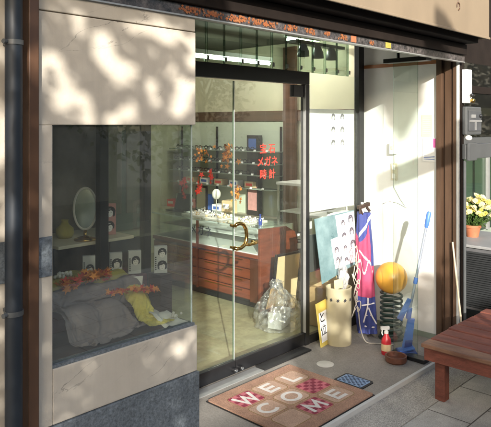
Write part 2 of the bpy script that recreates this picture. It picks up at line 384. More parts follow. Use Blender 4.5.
def tag(o, label=None, cat=None, group=None, kind=None):
    if label: o['label'] = label
    if cat: o['category'] = cat
    if group: o['group'] = group
    if kind: o['kind'] = kind
    return o
def thing(name, label, cat, loc, group=None, rotz=0):
    o = bpy.data.objects.new(name, None); o.empty_display_size = .1; COL.objects.link(o); o.location = loc
    return tag(o, label, cat, group)
def base_loc(o):
    v = Vector((0, 0, 0))
    while o is not None: v += o.location; o = o.parent
    return v
def part(name, mb, mats, parent=None, smooth=False, bevel=0, loc=None, soften=0, subd=0):
    """world-space mesh -> one object (origin at loc / at its parent)"""
    me = bpy.data.meshes.new(name)
    off = base_loc(parent) if parent is not None else Vector(loc or (0, 0, 0))
    bmesh.ops.translate(mb.bm, verts=mb.bm.verts, vec=-off)
    bmesh.ops.recalc_face_normals(mb.bm, faces=mb.bm.faces)
    if smooth:
        for f in mb.bm.faces: f.smooth = True
    mb.bm.to_mesh(me); mb.bm.free()
    for m in (mats if isinstance(mats, (list, tuple)) else [mats]): me.materials.append(M[m] if isinstance(m, str) else m)
    o = bpy.data.objects.new(name, me); COL.objects.link(o)
    if parent is not None: o.parent = parent
    else: o.location = off
    if bevel:
        b = o.modifiers.new('edge', 'BEVEL'); b.width = bevel; b.segments = 2; b.limit_method = 'ANGLE'; b.angle_limit = .7
    if subd: d = o.modifiers.new('fine', 'SUBSURF'); d.levels = d.render_levels = subd
    if soften:
        d = o.modifiers.new('soft', 'SMOOTH'); d.factor = .5; d.iterations = soften
    if smooth == 'auto':
        for p in me.polygons: p.use_smooth = True
        w = o.modifiers.new('wn', 'EDGE_SPLIT'); w.split_angle = .6
    return o
def one(name, mb, mats, label, cat, loc, group=None, **k): return tag(part(name, mb, mats, None, loc=loc, **k), label, cat, group)
def struct(name, mb, mats, **k): return tag(part(name, mb, mats, **k), kind='structure')
def copy_tree(o, parent=None):
    c = o.copy(); COL.objects.link(c)
    if parent is not None: c.parent = parent
    for ch in list(o.children): copy_tree(ch, c)
    return c
def B(*a): return MB().box(*a)

FZ = .06        # entrance floor above the pavement
# ------------------------------------------------------------------ ground
def sheet(x0, x1, y0, y1, z): return MB().quad((x0, y0, z), (x1, y0, z), (x1, y1, z), (x0, y1, z))
struct('ground', sheet(-150, 150, -150, 150, -.16), 'asphalt')
struct('road', sheet(-60, 60, -7.2, -1.9, -.11), 'asphalt')
struct('pavement', B(-20, 20, -1.9, 1.80, -.15, 0), 'paver')
kb = MB().plate([(1.804, -.15), (2.03, -.15), (2.03, .034), (1.804, .004)], ((-6, 0, 0), (0, 1, 0), (0, 0, 1)), 18)
struct('concrete_kerb', kb, 'concrete')
struct('entrance_floor', B(1.0, 4.47, 2.056, 2.935, -.1, FZ), 'floor_entry')
struct('shop_floor', B(.6, 5.6, 2.939, 6.6, -.1, FZ - .004), 'floor_shop')
one('nosing_strip', B(1.0, 4.49, 2.032, 2.054, -.05, FZ + .004), 'paper_grey', 'pale metal nosing strip along the front edge of the entrance floor', 'edge strip', (2.7, 2.04, FZ), bevel=.003)

# ------------------------------------------------------------------ building shell
shop = thing('shop_building', 'cream plastered shop front with dark stone base, recessed glass entrance and tan fascia', 'shop', (2.7, 2.1, 0))
w = MB()
w.box(1.056, 1.122, 2.03, 2.80, .645, 1.72)          # strip left of the window
w.box(1.122, 1.812, 2.03, 2.80, .645, .845)          # under the window
w.box(1.056, 1.803, 2.03, 2.82, 1.72, 2.124)         # above the window
w.box(1.056, 1.803, 2.032, 2.82, 2.128, 2.19)        # strip over the groove
fw = part('facade_wall', w, 'plaster', shop, bevel=.004)
part('granite_tile', B(1.056, 1.117, 2.026, 2.0298, 1.183, 1.324), 'granite', fw)
part('stone_base', B(1.05, 1.818, 2.022, 2.80, 0, .643), 'granite', shop, bevel=.003)
part('window_sill', B(1.122, 1.80, 2.034, 2.075, .8455, .857), 'granite', shop)
sw = part('side_pier', B(-3, 1.012, 2.045, 2.3, .0, 3.4), 'plaster', shop)
part('granite_tile', B(-3, 1.0115, 2.041, 2.0448, 1.183, 1.324), 'granite', sw)
part('steel_post', B(1.014, 1.052, 1.995, 2.09, 0, 2.5), 'brown_metal', shop, bevel=.004)
part('display_pane', B(1.123, 1.792, 2.047, 2.053, .857, 1.72), 'display_glass', shop)
part('display_side_pane', B(1.786, 1.792, 2.0535, 2.80, .857, 1.72), 'display_glass', shop)
part('pane_edge', B(1.7925, 1.797, 2.046, 2.054, .857, 1.72), 'glass_edge', shop)
part('display_floor', B(1.125, 1.80, 2.08, 2.80, .846, .856), 'dark_wood', shop)
part('display_back', B(1.10, 1.78, 2.785, 2.80, .857, 1.72), 'back_board', shop)

# header, patterned strip, fascia
st = B(1.056, 4.478, 2.024, 2.05, 2.193, 2.238)
sp_ = part('patterned_strip', st, 'leaf_strip', shop)
part('strip_trim', B(1.056, 4.478, 2.020, 2.055, 2.1865, 2.1925), 'alu', shop)
h = MB(); h.box(-3, 4.47, 2.0, 2.30, 2.240, 2.318); h.box(-3, 4.47, 1.915, 2.30, 2.322, 2.40)
part('header_beam', h, 'dark_brown', shop, bevel=.004)
f = MB(); f.box(-3, 4.52, 1.855, 1.88, 2.352, 3.6); f.box(4.50, 4.52, 1.882, 2.4, 2.352, 3.6); f.box(-3, 4.52, 1.845, 1.854, 2.345, 2.362)
fas = part('fascia', f, 'cream_fascia', shop, bevel=.005)
hk = MB().tube([(4.0 + .02 * math.cos(a), 1.85, 2.52 + .025 * math.sin(a)) for a in [k * .5 for k in range(-3, 8)]], .0035, 6); hk.tube([(4.0, 1.854, 2.545), (4.0, 1.852, 2.60)], .004, 6)
part('hook', hk, 'brown_metal', fas)
part('upper_storey', B(-3, 4.49, 2.31, 7.0, 2.66, 3.6), 'plaster', shop)
part('recess_ceiling', B(1.806, 4.475, 2.303, 2.915, 2.46, 2.50), 'ceiling', shop)
# right return wall, trim, jamb
part('return_wall', B(4.48, 4.60, 2.24, 2.93, .0, 2.65), 'white_wall', shop)
part('wood_trim', B(4.462, 4.479, 2.24, 2.905, 2.195, 2.222), 'trim_wood', shop)
part('skirting', B(4.470, 4.479, 2.24, 2.90, FZ, .10), 'greygreen', shop)
j = MB(); j.box(4.452, 4.481, 2.195, 2.238, 0, 2.24); j.box(4.476, 4.481, 2.172, 2.195, 0, 2.24); j.box(4.462, 4.481, 2.125, 2.172, 0, 2.24); j.box(4.480, 4.481, 2.105, 2.125, 0, 2.24)
j.box(4.458, 4.481, 2.08, 2.105, 0, 2.24)
part('door_jamb', j, 'brown_jamb', shop, bevel=.003)
part('corner_fill', B(4.4815, 4.545, 2.06, 2.2385, 0, 2.34), 'dark_brown', shop)
part('corner_strip', B(4.454, 4.466, 2.056, 2.078, 0, 2.34), 'paper_grey', shop, bevel=.003)
# interior shell
part('inner_wall', B(5.42, 5.55, 2.95, 6.6, 0, 2.65), 'cream_wall', shop)
part('inner_back_wall', B(.6, 5.42, 6.45, 6.6, 0, 2.65), 'cream_wall', shop)
part('inner_left_wall', B(.45, .6, 2.85, 6.6, 0, 2.65), 'cream_wall', shop)
part('inner_front_wall', B(4.605, 5.415, 2.85, 2.945, 0, 2.65), 'cream_wall', shop)
part('inner_front_wall', B(.6, 1.785, 2.83, 2.90, 0, 2.65), 'cream_wall', shop)
part('inner_ceiling', B(.6, 5.55, 2.95, 6.6, 2.655, 2.70), 'dark_ceiling', shop)
part('wood_band', B(5.39, 5.418, 2.95, 6.44, 1.765, 1.885), 'wood_band', shop)

# door front (plane y = 2.915)
Y0 = 2.915
t = MB(); t.box(1.806, 3.722, Y0 - .02, Y0 + .03, 2.025, 2.12)
dh = part('door_head', t, 'black', shop, bevel=.003)
for xa, xb in ((3.672, 3.722), (4.392, 4.466), (2.178, 2.226), (1.80, 1.845)):
    part('door_post', B(xa, xb, Y0 - .02, Y0 + .03, FZ, 2.459 if xa > 4 else 2.0245), 'black', shop, bevel=.003)
part('chrome_strip', MB().box(3.6655, 3.6715, Y0 - .024, Y0 - .002, FZ + .1, 2.02), 'alu', shop)
sl = part('side_window', MB().box(3.7225, 4.3915, Y0 - .012, Y0 + .02, FZ, .125), 'black', shop)
part('side_pane', B(3.7225, 4.3915, Y0, Y0 + .006, .1255, 2.119), 'glass', sl)
sl2 = part('side_window', MB().box(1.8455, 2.1775, Y0 - .012, Y0 + .02, FZ, .125), 'black', shop)
part('side_pane', B(1.8455, 2.1775, Y0, Y0 + .006, .1255, 2.0245), 'glass', sl2)
# transom: row of butt-jointed panes with chrome clips
for k in range(16):
    x0 = 1.90 + k * .158
    if x0 + .155 > 4.392: break
    p = part('transom_pane', B(x0, x0 + .155, Y0 + (.0 if k % 2 else .012), Y0 + (.006 if k % 2 else .018), 2.1205, 2.458), 'transom_glass', shop)
    c = MB(); c.box(x0 + .1555, x0 + .1572, Y0 - .002, Y0 + .020, 2.1205, 2.458); c.m = 1
    c.box(x0 + .148, x0 + .164, Y0 - .012, Y0 - .0045, 2.135, 2.165)
    part('pane_clip', c, ['edge_glass', 'chrome'], p)
def leaf_door(x0, x1, hinge):
    d = part('glass_door', B(x0, x1, Y0 - .018, Y0 + .02, FZ + .008, .155), 'black', shop, bevel=.003)
    part('glass_pane', B(x0 + .001, x1 - .001, Y0, Y0 + .01, .1555, 2.018), 'glass', d)
    hx = (x1 - .13, x1 - .004) if hinge > 0 else (x0 + .004, x0 + .13)
    part('hinge', B(hx[0], hx[1], Y0 - .014, Y0 + .024, 1.93, 2.0185), 'black', d, bevel=.004)
    return d
dr = leaf_door(2.932, 3.665, 1); dl = leaf_door(2.227, 2.926, -1)
part('meeting_edge', B(2.9275, 2.9315, Y0 - .002, Y0 + .012, .156, 2.015), 'plastic_white', dr)
part('meeting_edge', B(2.9255, 2.9270, Y0 - .001, Y0 + .011, .156, 2.015), 'edge_glass', dl)
for x, d in ((2.905, dl), (2.962, dr)):
    l = MB(); l.tube([(x, Y0 - .018, .10), (x, Y0 - .045, .10)], .017, 16); l.m = 1; l.tube([(x, Y0 - .045, .10), (x, Y0 - .050, .10)], .010, 12)
    part('lock_cylinder', l, ['black', 'chrome'], d, smooth='auto')
hpts = [(2.893, 2.872, 1.052), (2.905, 2.866, 1.066), (2.935, 2.862, 1.070), (2.965, 2.862, 1.058), (2.988, 2.862, 1.028), (2.997, 2.862, .985), (2.992, 2.862, .945), (2.972, 2.862, .918), (2.94, 2.862, .905), (2.905, 2.866, .903), (2.892, 2.878, .912)]
hb = MB().tube(hpts, .0125, 12); hb.tube([(2.98, 2.862, .925), (3.02, 2.862, .916), (3.07, 2.864, .918), (3.105, 2.87, .922)], [.011, .011, .011, .014], 12)
for x, z in ((2.896, 1.055), (2.897, .91), (3.10, .922)): hb.tube([(x, 2.868, z), (x, Y0, z)], .009, 10)
part('pull_handle', hb, 'brass', dr, smooth=True)
# lettering stuck on the door glass
tx = MB()
for s_, z in (('宝 石', 1.548), ('メガネ', 1.458), ('時 計', 1.368)):
    tx.text(s_, ((3.262, Y0 - .002, z), (1, 0, 0), (0, 0, 1)), .074, .0005, .0022)
part('door_lettering', tx, 'red_sticker', dr)
# threshold
one('threshold_plate', B(2.30, 3.10, 2.80, 2.885, FZ, FZ + .006), 'alu', 'pale metal threshold plate under the glass door, beside the welcome mat', 'threshold', (2.7, 2.84, FZ))
one('rubber_strip', B(3.11, 3.62, 2.80, 2.885, FZ, FZ + .012), 'black_rubber', 'black rubber strip on the floor at the foot of the glass door', 'floor strip', (3.36, 2.84, FZ))

# leaf-shaped clusters that paint the orange reflection on the dark strip
def maple(mb, c, ux, uy, r, rot):
    pts = star(5, r, r * .42, rot); o = Vector(c); mb.poly([o + Vector(ux) * a + Vector(uy) * b for a, b in pts])
rr = random.Random(3)
for xc, wd in ((1.765, .06), (1.90, .06), (2.06, .075), (2.235, .10), (2.44, .05), (2.60, .04), (2.75, .03), (2.90, .04), (3.2, .02)):
    lf = MB()
    for k in range(int(wd * 760)):
        lf.m = rr.choice((0, 1, 1, 1, 2, 2, 2, 2)); a = rr.uniform(-.5, .5)
        maple(lf, (max(xc - wd, min(xc + wd, xc + rr.gauss(0, wd * .6))), 2.0225 - rr.uniform(0, .003), 2.216 + rr.uniform(-.014, .014)), (1, a * .2, 0), (0, a * .1, 1), rr.uniform(.005, .010), rr.uniform(0, 6))
    part('leaf_reflection', lf, ['strip_reflection', 'trim_wood', 'brown_leaf'], sp_)
part('strip_sticker', B(3.36, 3.42, 2.0205, 2.0235, 2.198, 2.232), 'cloth_olive', sp_)
part('strip_sticker', B(2.985, 3.035, 2.0205, 2.0235, 2.198, 2.234), 'terracotta', sp_)

# ------------------------------------------------------------------ drainpipe
dp = thing('drainpipe', 'dark blue drainpipe with two pale metal bands at the left edge of the shop front', 'drainpipe', (.955, 1.98, 0))
part('pipe', MB().tube([(.955, 1.985, 0), (.955, 1.985, 3.5)], .0285, 24), 'pipe', dp, smooth='auto')
for z in (1.995, 1.095):
    c = MB().tube([(.955, 1.985, z - .008), (.955, 1.985, z + .008)], .0315, 24); c.box(.945, .965, 2.012, 2.044, z - .006, z + .006); c.tube([(.925, 1.975, z), (.912, 1.97, z)], .008, 10)
    part('pipe_band', c, 'meter', dp, smooth='auto')

# ------------------------------------------------------------------ portraits printed on cards
HN = [0]
def heads(mb, fr, spots, r, ih, isk):
    o, ux, uy = Vector(fr[0]), Vector(fr[1]), Vector(fr[2]); n = ux.cross(uy).normalized()
    for k, (a, b) in enumerate(spots):
        c = o + ux * a + uy * b; HN[0] += 1; v_ = random.Random(HN[0]); hw, hl, ht = v_.uniform(.85, 1.08), v_.uniform(.7, 1.9), v_.uniform(-.5, .5)
        mb.m = ih; mb.poly([c + n * .0006 + ux * (x * r * hw) + uy * (y * r * (hl if y < -.1 else 1)) for x, y in [(-.95, -.35), (-.98, .2), (-.75, .72), (-.3, 1.0), (.25, 1.02), (.75, .78), (1.0, .25), (.92, -.4), (.55, -.55), (.55, 0), (-.55, 0), (-.6, -.55)]])
        mb.m = isk; mb.poly([c + n * .0011 + ux * (x * r * .58) + uy * (y * r * .78 - r * .18) for x, y in circ(1, 14)])
        mb.m = ih; mb.poly([c + n * .0016 + ux * (x * r) + uy * (y * r) for x, y in [(-.6, .05), (-.3, .5), (.4, .5), (.62, .05), (.2 + ht * .4, .32), (-.2 + ht * .4, .12)]])
        for e in (-.22, .22): mb.poly([c + n * .0016 + ux * (x * r * .09 + e * r) + uy * (y * r * .06 - r * .1) for x, y in circ(1, 6)])
        mb.poly([c + n * .0016 + ux * (x * r * .14) + uy * (y * r * .035 - r * .6) for x, y in circ(1, 6)])

# ------------------------------------------------------------------ display window contents
step = B(1.13, 1.775, 2.34, 2.62, .857, 1.025)
one('display_step', step, 'maroon', 'low dark step behind the grey cloth, carrying the portrait cards', 'display step', (1.45, 2.48, .857), bevel=.004)
def drape(x0, x1, y0, y1, hf, zb, seed, fold, nu=150, nv=130):
    def fn(u, v):
        x = x0 + (x1 - x0) * u; y = y0 + (y1 - y0) * v
        h_ = hf(u, v)
        p = Vector((x * 5 + seed, y * 5, h_ * 3))
        wv = noise.noise(p) * .6 + noise.noise(p * 2.3) * .3
        ridge = 1 - abs(noise.noise(Vector((x * 7 + seed + wv * 1.6, y * 3 - x * 4, seed)))) * 2
        ridge2 = 1 - abs(noise.noise(Vector((x * 5 - y * 8 + wv, y * 6 + x * 5, seed + 5)))) * 2
        r3 = (1 - abs(noise.noise(Vector((x * 11 + y * 6 + seed * 2 + wv, y * 13 - x * 7, seed + 9))))) ** 6
        r4 = (1 - abs(noise.noise(Vector((x * 17 - y * 19 + seed + wv * 1.5, y * 9 + x * 8, seed + 3))))) ** 8
        z = zb + max(0, h_ + fold * (ridge * .6 + ridge2 * .7 - .5 - .30 * r3) * (.35 + min(1, h_ / .06) * .65))
        return (x + wv * .012, y + wv * .008 * (1 if y0 + .01 < y else 0), z + .002)
    return MB().grid(fn, nu, nv)
def sm(a, b, x):
    t = max(0, min(1, (x - a) / (b - a))); return t * t * (3 - 2 * t)
def settle(x0, x1, y0, y1, z, nu, nv, lumps, boxes, frames, grow, bend, seed, tilt=(0, 0)):
    """let a sheet of cloth fall over hidden lumps and return the settled mesh as an MB"""
    cols = []
    for c, r in lumps: mb = MB().sphere((0, 0, 0), 1, 28); bmesh.ops.scale(mb.bm, vec=r, verts=mb.bm.verts); bmesh.ops.translate(mb.bm, vec=c, verts=mb.bm.verts); cols.append(part('lump', mb, 'paper', loc=(0, 0, 0)))
    for bx in boxes: cols.append(part('lump', B(*bx), 'paper', loc=(0, 0, 0)))
    for c in cols:
        c.modifiers.new('col', 'COLLISION'); c.collision.thickness_outer = .003; c.collision.cloth_friction = 12
    def f0(u, v): return (x0 + (x1 - x0) * u, y0 + (y1 - y0) * v, z + tilt[0] * (u - .5) + tilt[1] * (v - .5) + .006 * noise.noise(Vector((u * 9, v * 9, seed))))
    o = part('sheet', MB().grid(f0, nu, nv), 'paper', loc=(0, 0, 0))
    m = o.modifiers.new('cloth', 'CLOTH'); st = m.settings
    st.quality = 5; st.mass = .25; st.air_damping = 1.5; st.tension_stiffness = 12; st.compression_stiffness = 12; st.shear_stiffness = 3; st.bending_stiffness = bend; st.shrink_min = -grow
    m.collision_settings.distance_min = .003; m.collision_settings.use_self_collision = True; m.collision_settings.self_distance_min = .003; m.collision_settings.self_friction = 6
    m.point_cache.frame_start = 1; m.point_cache.frame_end = frames
    SC.frame_start = 1; SC.frame_end = frames
    for fr in range(1, frames + 1): SC.frame_set(fr)
    dg = bpy.context.evaluated_depsgraph_get(); me = bpy.data.meshes.new_from_object(o.evaluated_get(dg))
    out = MB(); out.bm.from_mesh(me)
    for c in cols + [o]: bpy.data.objects.remove(c)
    SC.frame_set(1)
    return out
walls = [(1.0, 1.9, 2.0, 2.6, .80, .857), (1.0, 1.9, 1.95, 2.066, .8, 1.4), (1.0, 1.127, 2.0, 2.6, .8, 1.4), (1.13, 1.78, 2.345, 2.6, .8, 1.022), (1.785, 1.9, 2.0, 2.8, .8, 1.4)]
g = settle(1.130, 1.63, 2.070, 2.43, 1.055, 68, 50, [((1.20, 2.25, .86), (.12, .10, .125)), ((1.36, 2.26, .86), (.12, .09, .12)), ((1.50, 2.25, .86), (.09, .08, .115))], walls, 34, .36, .3, 1.7)
one('draped_cloth', g, 'cloth_grey', 'crumpled grey cloth draped over the floor of the display window', 'cloth', (1.4, 2.2, .857), smooth=True, subd=1)
g = settle(1.60, 1.735, 2.11, 2.43, 1.06, 24, 50, [((1.665, 2.28, .86), (.055, .08, .125))], walls, 34, .12, .6, 4.1)
for v in g.bm.verts: v.co.z += .012
one('draped_cloth', g, 'cloth_yellow', 'bright yellow cloth hanging in a fold beside the grey cloth', 'cloth', (1.65, 2.2, .857), smooth=True, subd=1)
g = drape(1.13, 1.66, 2.325, 2.50, lambda u, v: .012 + .02 * sm(0, .4, v), 1.024, 8.3, .025, 110, 60)
one('draped_cloth', g, 'cloth_olive', 'olive yellow cloth laid on the step under the orange leaves', 'cloth', (1.4, 2.4, 1.025), smooth=True)
g = drape(1.66, 1.785, 2.06, 2.30, lambda u, v: .03 * sm(0, .4, v) * (1 - sm(.7, 1, u)), .857, 2.9, .03, 70, 70)
one('draped_cloth', g, 'cloth_white', 'off white crumpled cloth in the front right corner of the display window', 'cloth', (1.72, 2.2, .857), smooth=True, soften=6)
rk = MB()
for k in range(7): rk.sphere((1.745 + random.uniform(-.02, .02), 2.10 + random.uniform(-.02, .02), .885 + random.uniform(0, .012)), random.uniform(.005, .009), 8)
one('shell_ornament', rk, 'cloth_white', 'small cluster of shells on the white cloth by the glass corner', 'ornament', (1.745, 2.10, .88), smooth=True)
def leaves(name, label, path, n, spread, r, mats, seed, cat='leaf garland', flat=False):
    q = random.Random(seed); mb = MB(); pts = [Vector(p) for p in path]
    mb.m = 2; mb.tube(pts, .0025, 5)
    for k in range(n):
        i = q.randrange(len(pts) - 1); c = pts[i].lerp(pts[i + 1], q.random()) + Vector([q.gauss(0, s) for s in spread])
        e = Euler((q.uniform(-.9, .9), q.uniform(-.9, .9), q.uniform(0, 6)))
        ux, uy = Vector((1, 0, 0)), Vector((0, 1, 0)); 
        if flat: uy = Vector((0, 0, 1)); e = Euler((q.uniform(-.4, .4), q.uniform(-1, 1), q.uniform(-.4, .4)))
        ux.rotate(e); uy.rotate(e); mb.m = 0 if q.random() < .7 else 1
        maple(mb, c, ux, uy, q.uniform(.7, 1.2) * r, 0)
    return one(name, mb, mats, label, cat, path[0])
leaves('leaf_garland', 'orange maple leaf garland lying along the olive cloth in the display window', [(1.33, 2.32, 1.055), (1.42, 2.33, 1.06), (1.50, 2.33, 1.075), (1.56, 2.34, 1.06)], 110, (.014, .016, .010), .022, ['orange_leaf', 'red_leaf', 'brown_leaf'], 5)
leaves('leaf_garland', 'dark red leaf sprig at the left end of the olive cloth', [(1.165, 2.27, 1.02), (1.22, 2.28, 1.03)], 22, (.012, .012, .01), .02, ['red_leaf', 'brown_leaf', 'brown_leaf'], 6)
leaves('leaf_garland', 'bright orange leaf spray sticking out over the yellow cloth', [(1.50, 2.25, 1.005), (1.58, 2.24, 1.005), (1.66, 2.21, 1.0), (1.71, 2.18, .995)], 85, (.012, .01, .004), .017, ['orange_leaf', 'red_leaf', 'red_leaf'], 8)
fl = MB(); 
for k in range(26): fl.sphere((1.385 + random.gauss(0, .018), 2.40 + random.gauss(0, .012), 1.078 + random.gauss(0, .006)), .008, 8)
one('dried_flower', fl, 'cloth_white', 'pale dried flower head lying on the olive cloth', 'flower', (1.385, 2.40, 1.05), smooth=True)
pole = MB().box(1.555, 1.602, 2.395, 2.435, .9, 1.719)
one('display_post', pole, 'black', 'slim black upright post standing inside the display window', 'post', (1.58, 2.41, .9), bevel=.004)
sh = MB().box(1.38, 1.78, 2.45, 2.78, 1.175, 1.19); sh.m = 1; sh.box(1.385, 1.41, 2.63, 2.77, .857, 1.1745); sh.box(1.74, 1.77, 2.63, 2.77, .857, 1.1745)
one('display_shelf', sh, ['beige', 'dark_wood'], 'pale shelf at the back of the display window carrying the oval mirror', 'shelf', (1.58, 2.62, .857), bevel=.003)
# oval mirror
mr = thing('table_mirror', 'small oval table mirror on a turned foot in the display window', 'mirror', (1.55, 2.51, 1.19))
ux = Vector((.84, -.54, 0)); uy = Vector((.085, .13, 1)).normalized(); oc = Vector((1.55, 2.51, 1.335))
rim = MB().tube([oc + ux * (.050 * math.cos(a)) + uy * (.094 * math.sin(a)) for a in [2 * PI * k / 40 for k in range(40)]], .006, 8, closed=True)
part('mirror_frame', rim, 'cloth_white', mr, smooth=True)
part('mirror_glass', MB().plate(circ(1, 40, .049, .093), (oc + Vector((0, 0, 0)), ux, uy), .004), 'mirror', mr)
part('foot', MB().lathe([(0, 0), (.05, 0), (.052, .006), (.03, .014), (.008, .02), (.007, .045), (.012, .05), (.006, .056), (.006, .062), (0, .062)], (1.55, 2.51, 1.19), 20), 'brass', mr, smooth=True)
one('small_vase', MB().lathe([(0, 0), (.032, 0), (.042, .02), (.04, .045), (.02, .062), (.014, .075), (.018, .085), (.014, .085), (0, .07)], (1.515, 2.63, 1.19), 20), 'cloth_olive', 'squat yellow vase on the pale shelf left of the oval mirror', 'vase', (1.515, 2.63, 1.19), smooth=True)
# portrait cards
def card(x, y, z, w_, h_, ang, spots, r, label, stripe=True):
    ux = Vector((math.cos(ang), math.sin(ang), 0)); n = ux.cross(Vector((0, 0, 1)))
    mb = MB().obox((x, y, z + h_ / 2), ux, n, (0, 0, 1), w_ / 2, .012, h_ / 2)
    o = Vector((x, y, z)) + n * .0121
    heads(mb, (o, ux, Vector((0, 0, 1))), spots, r, 1, 2)
    if stripe:
        mb.m = 1
        for k in range(7): mb.poly([o + n * .0006 + ux * (-w_ * .44 + a) + Vector((0, 0, b)) for a, b in ((0, h_ * .12 + k * .009), (.006, h_ * .12 + k * .009), (.006, h_ * .12 + k * .009 + .006), (0, h_ * .12 + k * .009 + .006))])
    return one('portrait_card', mb, ['paper_grey', 'ink', 'skin_print'], label, 'card', (x, y, z), 'portrait cards in the display window')
card(1.535, 2.455, 1.03, .055, .098, -.5, [(.004, .04)], .021, 'grey portrait card left of the black post in the display window')
card(1.655, 2.42, 1.03, .058, .100, -.5, [(.004, .052)], .022, 'grey portrait card just right of the black post')
card(1.725, 2.37, 1.03, .058, .106, -.5, [(.004, .06)], .022, 'grey portrait card next to the side glass, second right of the black post')
card(1.752, 2.21, 1.055, .058, .120, -.6, [(.006, .09), (.006, .034)], .022, 'taller card with two portraits one above the other, nearest the door')
cs = B(1.715, 1.782, 2.165, 2.255, .857, 1.054)
one('card_riser', cs, 'dark_wood', 'dark block under the card with two portraits', 'riser', (1.75, 2.2, .857), bevel=.003)
lb = MB().obox((1.69, 2.345, 1.002), (.88, -.48, 0), (.48, .88, .15), (0, -.15, 1), .05, .003, .022); lb.m = 1
lb.text('メガネ', ((1.6885, 2.3415, 1.004), Vector((.88, -.48, 0)), Vector((0, -.15, 1))), .02, .0006)
one('price_label', lb, ['paper', 'ink'], 'white price label propped below the portrait cards', 'label', (1.69, 2.345, .98))
pc = MB().obox((1.70, 2.55, 1.266), (.88, -.48, 0), (.48, .88, 0), (0, 0, 1), .037, .006, .075)
heads(pc, ((1.6965, 2.5435, 1.266), Vector((.88, -.48, 0)), Vector((0, 0, 1))), [(.008, .035), (.006, -.035)], .026, 1, 2)
one('picture_card', pc, ['lens_print', 'ink', 'paper'], 'rose tinted picture card with two faces standing to the right of the oval mirror', 'card', (1.70, 2.55, 1.19))
bw = MB().lathe([(0, 0), (.03, 0), (.05, .03), (.055, .05), (.05, .05), (.04, .025), (0, .012)], (1.22, 2.50, 1.04), 24)
one('dark_bowl', bw, 'black', 'black bowl on the display step left of the portrait cards', 'bowl', (1.22, 2.50, 1.03), smooth=True)
bg = MB().obox((1.33, 2.55, 1.09), (1, -.2, 0), (.2, 1, 0), (0, 0, 1), .06, .035, .06, .8)
one('black_case', bg, 'black', 'black leather case standing on the step below the oval mirror', 'case', (1.33, 2.55, 1.03), bevel=.008)

# pale cabinet seen through the display window
cb = thing('wall_cabinet', 'tall pale panelled cabinet seen through the display window behind the oval mirror', 'cabinet', (2.55, 3.8, FZ))
part('body', B(2.33, 2.72, 3.62, 4.0, .98, 2.3), 'greygreen', cb, bevel=.006)
part('base', B(2.33, 2.72, 3.62, 4.0, FZ, .93), 'dark_wood', cb, bevel=.006)
part('cornice', B(2.30, 2.75, 3.58, 4.0, .931, .979), 'beige', cb, bevel=.01)
for x in (2.40, 2.56): part('panel', B(x, x + .12, 3.608, 3.619, 1.1, 2.15), 'ceiling', cb, bevel=.006)

# ------------------------------------------------------------------ counter
CX = 4.06
ct = thing('display_counter', 'long shop counter with red brown drawers under a glass showcase top', 'counter', (4.3, 4.5, FZ))
part('carcass', B(CX + .022, 4.60, 3.74, 5.25, FZ + .07, .52), 'counter_dark', ct, bevel=.004)
part('plinth', B(CX + .06, 4.56, 3.78, 5.22, FZ, FZ + .07), 'black', ct)
for bay, (ya, yb) in enumerate(((3.83, 4.535), (4.56, 5.24))):
    for k in range(4):
        z0 = .145 + k * .092
        d = part('drawer', B(CX, CX + .0215, ya, yb, z0, z0 + .084), 'counter_wood', ct, bevel=.004)
        part('pull', B(CX - .008, CX - .0005, ya + .10, yb - .10, z0 + .066, z0 + .074), 'brass', d)
        if k == 0: part('lock_plate', B(CX - .003, CX - .0005, (ya + yb) / 2 - .18, (ya + yb) / 2 - .13, z0 + .02, z0 + .032), 'brass', d)
part('top_rail', B(CX - .006, 4.60, 3.74, 5.25, .521, .555), 'counter_wood', ct, bevel=.004)
ep = MB(); 
prof = [(0, 0), (.46, 0), (.50, .10), (.53, .30), (.53, .55), (.48, .66), (.36, .72), (.0, .735)]
for a, b in [(0, 0)]: ep.plate([(x, z) for x, z in prof], ((CX - .004, 3.735, FZ + .0), (1, 0, 0), (0, 0, 1)), .032)
part('end_panel', ep, 'counter_wood', ct, bevel=.004)
part('post', B(CX - .01, CX + .03, 3.738, 3.825, FZ + .07, .52), 'counter_dark', ct)
part('post', B(CX - .008, CX + .012, 4.538, 4.557, .13, .80), 'counter_wood', ct)
part('case_floor', B(CX + .01, 4.58, 3.76, 5.24, .5555, .566), 'paper', ct)
part('case_back', B(4.56, 4.58, 3.76, 5.24, .5665, .78), 'pale_green', ct)
fp = part('case_front', B(CX + .002, CX + .008, 3.76, 5.24, .5665, .789), 'glass', ct)
part('case_top', B(CX - .01, 4.60, 3.74, 5.25, .79, .80), 'glass', ct)
part('glass_rim', B(CX - .016, CX - .0105, 3.74, 5.25, .788, .802), 'glass_edge', ct)
part('case_shelf', B(CX + .10, 4.55, 3.77, 5.23, .674, .680), 'paper', ct)
tx = MB().text('メガネ', ((CX - .0005, 4.50, .685), (0, -1, 0), (0, 0, 1)), .11, .001, .002)
part('case_lettering', tx, 'ink', ct)
